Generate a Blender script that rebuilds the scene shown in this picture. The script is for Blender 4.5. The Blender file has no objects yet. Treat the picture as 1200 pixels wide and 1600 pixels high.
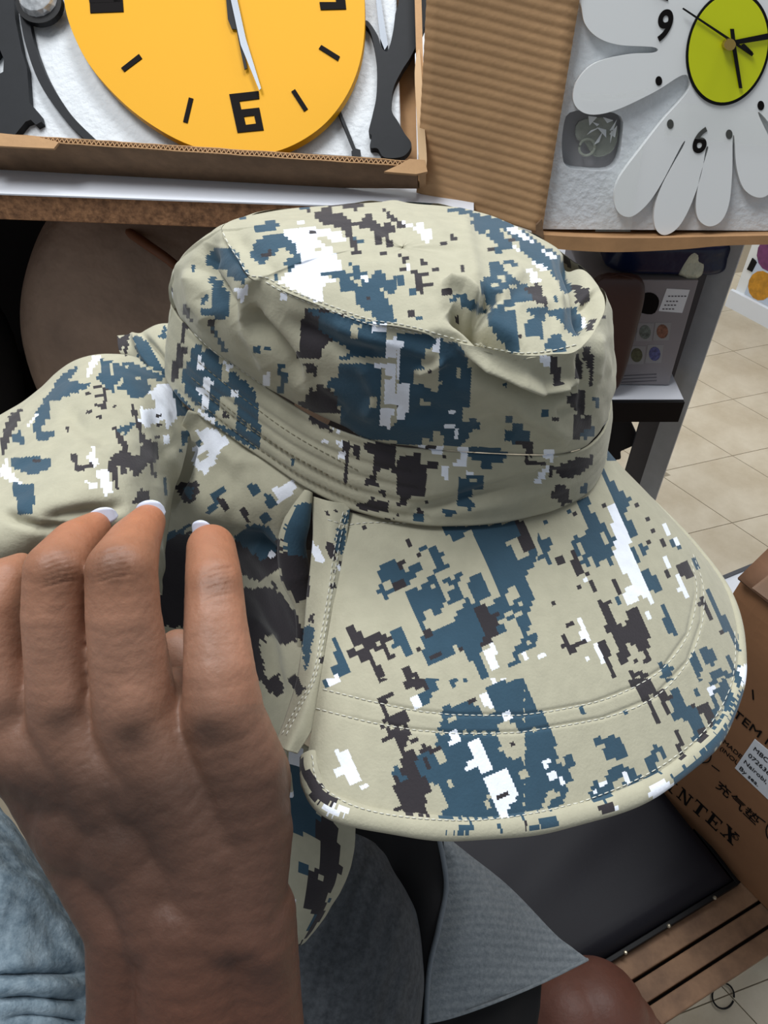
import bpy, bmesh, math, random
import numpy as np
from mathutils import Vector, Matrix
from mathutils.bvhtree import BVHTree
from mathutils.geometry import tessellate_polygon
random.seed(4)
np.random.seed(4)
SC = bpy.context.scene
COL = SC.collection

# ---------------------------------------------------------------- camera
CAM = Vector((0.0, 0.0, 1.15))
PITCH = math.radians(45)
FPX = 1200.0
FW = Vector((0, math.cos(PITCH), -math.sin(PITCH)))
RT = Vector((1, 0, 0))
UP = Vector((0, math.sin(PITCH), math.cos(PITCH)))
cam_d = bpy.data.cameras.new('camera')
cam = bpy.data.objects.new('camera', cam_d)
COL.objects.link(cam)
cam.location = CAM
cam.rotation_euler = (math.pi / 2 - PITCH, 0, 0)
cam_d.sensor_fit = 'VERTICAL'
cam_d.sensor_height = 36.0
cam_d.lens = 36.0 * FPX / 1600.0
cam_d.clip_start = 0.01
SC.camera = cam

# ---------------------------------------------------------------- light
SC.view_settings.view_transform = 'Standard'
SC.view_settings.look = 'None'
SC.view_settings.gamma = 1
SC.view_settings.exposure = -0.12
world = bpy.data.worlds.new('world')
SC.world = world
world.use_nodes = True
world.node_tree.nodes['Background'].inputs[0].default_value = (0.86, 0.93, 1.0, 1)
world.node_tree.nodes['Background'].inputs[1].default_value = 0.34


def area(name, loc, target, size, power, color=(1, 1, 1)):
    l = bpy.data.lights.new(name, 'AREA')
    l.shape = 'RECTANGLE'
    l.size, l.size_y = size
    l.energy = power
    l.color = color
    o = bpy.data.objects.new(name, l)
    COL.objects.link(o)
    o.location = loc
    o.rotation_euler = (Vector(target) - Vector(loc)).to_track_quat('-Z', 'Y').to_euler()
    return o


area('ceiling_lamp', (0.35, 1.0, 2.8), (0.1, 0.5, 0.6), (1.2, 0.5), 35, (0.95, 0.98, 1.0))
area('ceiling_lamp', (-0.75, 0.35, 2.7), (0.0, 0.6, 0.7), (1.0, 0.5), 29, (0.97, 0.99, 1.0))
area('ceiling_lamp', (1.9, 1.6, 2.9), (1.2, 1.6, 0.0), (1.2, 0.6), 26, (1.0, 0.98, 0.95))


# ---------------------------------------------------------------- geometry helpers
def ray(px, py):
    return FW + RT * ((px - 600) / FPX) - UP * ((py - 800) / FPX)


def P(px, py, d):
    return CAM + ray(px, py) * d


def hit(px, py, p0, n):
    r = ray(px, py)
    t = (Vector(p0) - CAM).dot(n) / r.dot(n)
    return CAM + r * t


def on_z(px, py, z):
    return hit(px, py, Vector((0, 0, z)), Vector((0, 0, 1)))


FWn, RTn, UPn, CAMn = (np.array(v) for v in (FW, RT, UP, CAM))


def project(V):
    q = V - CAMn
    d = q @ FWn
    return np.stack([600 + FPX * (q @ RTn) / d, 800 - FPX * (q @ UPn) / d], -1), d


def cr(pts, n, closed=False):
    """Catmull-Rom through pts (k,dim) -> n samples"""
    pts = np.asarray(pts, float)
    k = len(pts)
    t = np.linspace(0, k if closed else k - 1, n, endpoint=not closed)
    i = np.floor(t).astype(int)
    if not closed:
        i = np.minimum(i, k - 2)
    f = (t - i)[:, None]
    if closed:
        g = lambda j: pts[j % k]
    else:
        ext = np.vstack([2 * pts[0] - pts[1], pts, 2 * pts[-1] - pts[-2]])
        g = lambda j: ext[j + 1]
    p0, p1, p2, p3 = g(i - 1), g(i), g(i + 1), g(i + 2)
    return 0.5 * (2 * p1 + (p2 - p0) * f + (2 * p0 - 5 * p1 + 4 * p2 - p3) * f ** 2 + (3 * p1 - p0 - 3 * p2 + p3) * f ** 3)


def mesh_obj(name, verts, faces, mat=None, parent=None, smooth=False, loc=None):
    me = bpy.data.meshes.new(name)
    me.from_pydata([tuple(v) for v in verts], [], [tuple(f) for f in faces])
    me.update()
    o = bpy.data.objects.new(name, me)
    COL.objects.link(o)
    if mat:
        me.materials.append(mat)
    if smooth:
        me.polygons.foreach_set('use_smooth', [True] * len(me.polygons))
    if parent is not None:
        o.parent = parent
        o.matrix_parent_inverse = parent.matrix_basis.inverted()
    return o


def tag(o, label=None, cat=None, group=None, kind=None):
    for k, v in (('label', label), ('category', cat), ('group', group), ('kind', kind)):
        if v:
            o[k] = v
    return o


def empty(name, loc, label, cat, group=None):
    o = bpy.data.objects.new(name, None)
    o.empty_display_size = 0.02
    o.location = loc
    COL.objects.link(o)
    return tag(o, label, cat, group)


class MB:
    def __init__(s):
        s.v, s.f = [], []

    def add(s, v, f):
        b = len(s.v)
        s.v += [Vector(x) for x in v]
        s.f += [tuple(i + b for i in q) for q in f]
        return s

    def box(s, c, ax, ay, az):
        """centre, three half-axis vectors"""
        c, ax, ay, az = map(Vector, (c, ax, ay, az))
        v = [c + ax * x + ay * y + az * z for z in (-1, 1) for y in (-1, 1) for x in (-1, 1)]
        return s.add(v, [(0, 2, 3, 1), (4, 5, 7, 6), (0, 1, 5, 4), (2, 6, 7, 3), (0, 4, 6, 2), (1, 3, 7, 5)])

    def prism(s, front, back, holes=()):
        """front/back: loops of 3D points; holes: list of (front, back)"""
        loops = [front] + [h[0] for h in holes]
        backs = [back] + [h[1] for h in holes]
        fv = [Vector(p) for l in loops for p in l]
        bv = [Vector(p) for l in backs for p in l]
        n = len(fv)
        tris = tessellate_polygon([[Vector(p) for p in l] for l in loops])
        f = [tuple(t) for t in tris] + [tuple(i + n for i in reversed(t)) for t in tris]
        o = 0
        for l in loops:
            k = len(l)
            for i in range(k):
                a, b = o + i, o + (i + 1) % k
                f.append((a, a + n, b + n, b))
            o += k
        return s.add(fv + bv, f)

    def tube(s, pts, r, seg=8, cap=True):
        pts = [Vector(p) for p in pts]
        rs = r if hasattr(r, '__len__') else [r] * len(pts)
        v, f = [], []
        up = Vector((0.13, 0.2, 0.97)).normalized()
        for i, p in enumerate(pts):
            t = (pts[min(i + 1, len(pts) - 1)] - pts[max(i - 1, 0)]).normalized()
            a = t.cross(up)
            if a.length < 1e-3:
                a = t.cross(Vector((1, 0, 0)))
            a.normalize()
            b = t.cross(a)
            for k in range(seg):
                an = 2 * math.pi * k / seg
                v.append(p + (a * math.cos(an) + b * math.sin(an)) * rs[i])
        for i in range(len(pts) - 1):
            for k in range(seg):
                f.append((i * seg + k, i * seg + (k + 1) % seg, (i + 1) * seg + (k + 1) % seg, (i + 1) * seg + k))
        if cap:
            f.append(tuple(reversed(range(seg))))
            f.append(tuple((len(pts) - 1) * seg + k for k in range(seg)))
        return s.add(v, f)

    def build(s, name, mat, parent=None, smooth=False, bevel=0.0):
        o = mesh_obj(name, s.v, s.f, mat, parent, smooth)
        bm = bmesh.new()
        bm.from_mesh(o.data)
        bmesh.ops.recalc_face_normals(bm, faces=bm.faces)
        bm.to_mesh(o.data)
        bm.free()
        if bevel:
            m = o.modifiers.new('bevel', 'BEVEL')
            m.width = bevel
            m.segments = 2
            m.limit_method = 'ANGLE'
        return o


class Frame:
    """a plane in the world: local (u, v) on it, w along its normal"""
    def __init__(s, o, ex, ey):
        s.o, s.x, s.y = Vector(o), Vector(ex).normalized(), Vector(ey).normalized()
        s.n = s.x.cross(s.y).normalized()

    def px(s, x, y, w=0.0):
        return hit(x, y, s.o + s.n * w, s.n)

    def uv(s, x, y, w=0.0):
        q = s.px(x, y, w) - s.o
        return q.dot(s.x), q.dot(s.y)

    def at(s, u, v, w=0.0):
        return s.o + s.x * u + s.y * v + s.n * w


def slab(fr, pts, w0, w1, holes=()):
    """solid piece lying on the frame plane, front outline at height w1, back at w0"""
    def fb(l):
        f = [fr.px(x, y, w1) for x, y in l]
        return f, [p - fr.n * (w1 - w0) for p in f]
    m = MB()
    a, b = fb(pts)
    m.prism(a, b, [fb(h) for h in holes])
    return m


def smooth_poly(pts, n, closed=True):
    return [tuple(p) for p in cr(pts, n, closed)]


def text_mb(fr, s, px, py, h, w, depth=0.0006, ux=None, uy=None, align='LEFT', xs=1.0, bold=0.0):
    """flat lettering on a frame: lower-left at the pixel, h = cap height in metres"""
    c = bpy.data.curves.new('t', 'FONT')
    c.body = s
    c.size = h * 1.37
    c.align_x = align
    c.offset = bold * h
    c.extrude = depth / 2
    o = bpy.data.objects.new('t', c)
    COL.objects.link(o)
    dg = bpy.context.evaluated_depsgraph_get()
    dg.update()
    me = bpy.data.meshes.new_from_object(o.evaluated_get(dg))
    u, v = fr.uv(px, py, w)
    X = ux or fr.x
    Y = uy or fr.y
    base = fr.at(u, v, w + depth / 2)
    vs = [base + X * (p.co.x * xs) + Y * p.co.y + fr.n * p.co.z for p in me.vertices]
    fs = [tuple(p.vertices) for p in me.polygons]
    bpy.data.objects.remove(o)
    bpy.data.meshes.remove(me)
    bpy.data.curves.remove(c)
    return MB().add(vs, fs)


# ---------------------------------------------------------------- materials
def lin(c):
    return tuple(((x / 255) / 12.92 if x / 255 <= 0.04045 else ((x / 255 + 0.055) / 1.055) ** 2.4) for x in c)


def mat(name, rgb, rough=0.6, metal=0.0, noise=None, bump=None, spec=0.5, alpha=None, sheen=0, wave=None, rgb2=None, trans=0):
    """noise=(scale, amount), bump=(scale, strength[, dist]), rgb2 = second colour mixed by noise"""
    m = bpy.data.materials.new(name)
    m.use_nodes = True
    nt = m.node_tree
    b = nt.nodes['Principled BSDF']
    col = lin(rgb) + (1,)
    b.inputs['Base Color'].default_value = col
    b.inputs['Roughness'].default_value = rough
    b.inputs['Metallic'].default_value = metal
    b.inputs['Specular IOR Level'].default_value = spec
    if alpha is not None:
        b.inputs['Alpha'].default_value = alpha
    if trans:
        b.inputs['Transmission Weight'].default_value = trans
    if sheen:
        b.inputs['Sheen Weight'].default_value = sheen
    tc = nt.nodes.new('ShaderNodeTexCoord')
    if noise or rgb2:
        sc, am = noise or (20, 1)
        n = nt.nodes.new('ShaderNodeTexNoise')
        n.inputs['Scale'].default_value = sc
        n.inputs['Detail'].default_value = 6
        n.inputs['Roughness'].default_value = 0.65
        nt.links.new(tc.outputs['Object'], n.inputs['Vector'])
        r = nt.nodes.new('ShaderNodeValToRGB')
        c2 = lin(rgb2) if rgb2 else tuple(x * (1 - am) for x in lin(rgb))
        r.color_ramp.elements[0].position = 0.35
        r.color_ramp.elements[1].position = 0.65
        r.color_ramp.elements[0].color = tuple(c2) + (1,)
        r.color_ramp.elements[1].color = col
        nt.links.new(n.outputs[0], r.inputs[0])
        nt.links.new(r.outputs[0], b.inputs['Base Color'])
    last = None
    for sp in (bump, wave):
        if not sp:
            continue
        if sp is bump:
            n = nt.nodes.new('ShaderNodeTexNoise')
            n.inputs['Scale'].default_value = sp[0]
            n.inputs['Detail'].default_value = 4
            nt.links.new(tc.outputs['Object'], n.inputs['Vector'])
        else:
            n = nt.nodes.new('ShaderNodeTexWave')
            n.inputs['Scale'].default_value = sp[0]
            n.inputs['Distortion'].default_value = 1.0
            if len(sp) > 3:
                mp = nt.nodes.new('ShaderNodeMapping')
                mp.inputs['Rotation'].default_value = sp[3]
                nt.links.new(tc.outputs['Object'], mp.inputs['Vector'])
                nt.links.new(mp.outputs[0], n.inputs['Vector'])
            else:
                nt.links.new(tc.outputs['Object'], n.inputs['Vector'])
        bp = nt.nodes.new('ShaderNodeBump')
        bp.inputs['Strength'].default_value = sp[1]
        bp.inputs['Distance'].default_value = sp[2] if len(sp) > 2 else 0.002
        nt.links.new(n.outputs[0], bp.inputs['Height'])
        if last:
            nt.links.new(last.outputs[0], bp.inputs['Normal'])
        nt.links.new(bp.outputs[0], b.inputs['Normal'])
        last = bp
    return m


def attr_mat(name, attr, rough=0.8, bump=None, spec=0.3, sheen=0.0, wave=None, sss=0, mott=0.0):
    m = mat(name, (128, 128, 128), rough=rough, bump=bump, spec=spec, sheen=sheen, wave=wave)
    nt = m.node_tree
    a = nt.nodes.new('ShaderNodeAttribute')
    a.attribute_name = attr
    out = a.outputs['Color']
    if mott:
        n = nt.nodes.new('ShaderNodeTexNoise')
        n.inputs['Scale'].default_value = 180
        n.inputs['Detail'].default_value = 5
        tc = nt.nodes.new('ShaderNodeTexCoord')
        nt.links.new(tc.outputs['Object'], n.inputs['Vector'])
        mr = nt.nodes.new('ShaderNodeMapRange')
        mr.inputs[1].default_value = 0.3
        mr.inputs[2].default_value = 0.7
        mr.inputs[3].default_value = 1 - mott
        mr.inputs[4].default_value = 1 + mott
        nt.links.new(n.outputs[0], mr.inputs[0])
        vm = nt.nodes.new('ShaderNodeVectorMath')
        vm.operation = 'SCALE'
        nt.links.new(out, vm.inputs[0])
        nt.links.new(mr.outputs[0], vm.inputs['Scale'])
        out = vm.outputs[0]
    nt.links.new(out, nt.nodes['Principled BSDF'].inputs['Base Color'])
    if sss:
        nt.nodes['Principled BSDF'].inputs['Subsurface Weight'].default_value = sss
        nt.nodes['Principled BSDF'].inputs['Subsurface Scale'].default_value = 0.004
        nt.nodes['Principled BSDF'].inputs['Subsurface Radius'].default_value = (1, 0.35, 0.2)
    return m


M = dict(
    tile=mat('floor_tile_stone', (204, 193, 172), 0.38, noise=(7, 0.12), spec=0.4, rgb2=(182, 168, 144)),
    grout=mat('grout', (150, 138, 118), 0.9),
    card=mat('cardboard', (184, 145, 104), 0.85, noise=(30, 0.12), bump=(200, 0.2)),
    carddark=mat('dark_cardboard', (128, 100, 74), 0.9, noise=(40, 0.3), bump=(150, 0.3)),
    cardbrown=mat('printed_cardboard', (150, 106, 72), 0.8, noise=(14, 0.16), bump=(60, 0.25)),
    foam=mat('polystyrene', (216, 220, 224), 0.7, noise=(60, 0.06), bump=(160, 0.55, 0.003)),
    yellow=mat('yellow_lacquer', (216, 156, 3), 0.55, spec=0.25),
    black=mat('black_plastic', (14, 14, 16), 0.5, spec=0.2),
    blackmatte=mat('black_painted_board', (26, 28, 32), 0.6, noise=(120, 0.15), spec=0.25),
    silver=mat('silver', (120, 124, 130), 0.45, 1.0),
    crystal=mat('crystal', (240, 243, 246), 0.12, 0.35, noise=(140, 0.5)),
    white=mat('white_lacquer', (236, 238, 238), 0.35),
    lime=mat('lime_lacquer', (206, 214, 10), 0.3),
    tape=mat('clear_tape', (225, 230, 222), 0.2, alpha=0.05, spec=0.2),
    laminate=mat('white_laminate', (225, 228, 236), 0.3),
    particle=mat('particle_board', (176, 128, 90), 0.85, noise=(160, 0.5), rgb2=(112, 78, 54), bump=(250, 0.4)),
    bag=mat('brown_leather', (172, 144, 124), 0.65, noise=(9, 0.3), bump=(14, 0.5, 0.02)),
    darkpanel=mat('dark_board', (40, 32, 28), 0.8, noise=(4, 0.3)),
    darkcloth=mat('dark_cloth', (26, 25, 27), 0.9, bump=(30, 0.4)),
    steel=mat('painted_steel', (176, 180, 184), 0.45, 0.0, noise=(25, 0.15)),
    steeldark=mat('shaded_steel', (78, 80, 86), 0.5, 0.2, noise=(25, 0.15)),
    carton=mat('grey_carton', (146, 142, 146), 0.5, noise=(5, 0.12)),
    blue=mat('navy_film', (16, 28, 62), 0.3, bump=(20, 0.4, 0.01)),
    film=mat('clear_film', (200, 205, 190), 0.2, alpha=0.45, bump=(60, 1, 0.01)),
    paper=mat('white_paper', (232, 235, 240), 0.6),
    ink=mat('black_ink', (22, 19, 19), 0.8, spec=0.1),
    leather=mat('black_leatherette', (28, 27, 34), 0.55, bump=(420, 0.08, 0.001), noise=(6, 0.15), spec=0.22),
    wood=mat('bench_wood', (146, 112, 84), 0.7, noise=(18, 0.35), bump=(50, 0.3), rgb2=(96, 70, 52)),
    wall=mat('wall_paint', (225, 225, 222), 0.8, bump=(80, 0.1)),
    thread=mat('white_thread', (212, 211, 200), 0.8),
    darkthread=mat('dark_thread', (70, 66, 58), 0.8),
    nail=mat('white_nail_varnish', (212, 218, 236), 0.25),
    blackjersey=mat('black_jersey', (14, 14, 17), 0.9),
    jeans=mat('light_blue_denim', (160, 178, 190), 0.9, noise=(130, 0.4), rgb2=(104, 124, 138), bump=(500, 0.5, 0.001), wave=(14, 0.5, 0.004, (0.2, 0.9, 1.1))),
    greydenim=mat('pale_grey_denim', (146, 153, 158), 0.9, noise=(420, 0.2), rgb2=(122, 130, 136), bump=(700, 0.4, 0.001), wave=(70, 0.3, 0.0015, (0, 0, 1.45))),
    darkdenim=mat('charcoal_ribbed_denim', (82, 86, 91), 0.9, noise=(300, 0.25), rgb2=(58, 62, 67), bump=(600, 0.4, 0.001), wave=(28, 0.7, 0.003, (0, 0, 0.35))),
    camo=attr_mat('digital_camouflage_cotton', 'print', 0.82, bump=(900, 0.25, 0.0006), spec=0.25, sheen=0.15, mott=0.05),
    skin=attr_mat('brown_skin', 'tone', 0.5, bump=(420, 0.35, 0.0008), spec=0.42, sss=0.12, mott=0.07),
)


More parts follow.
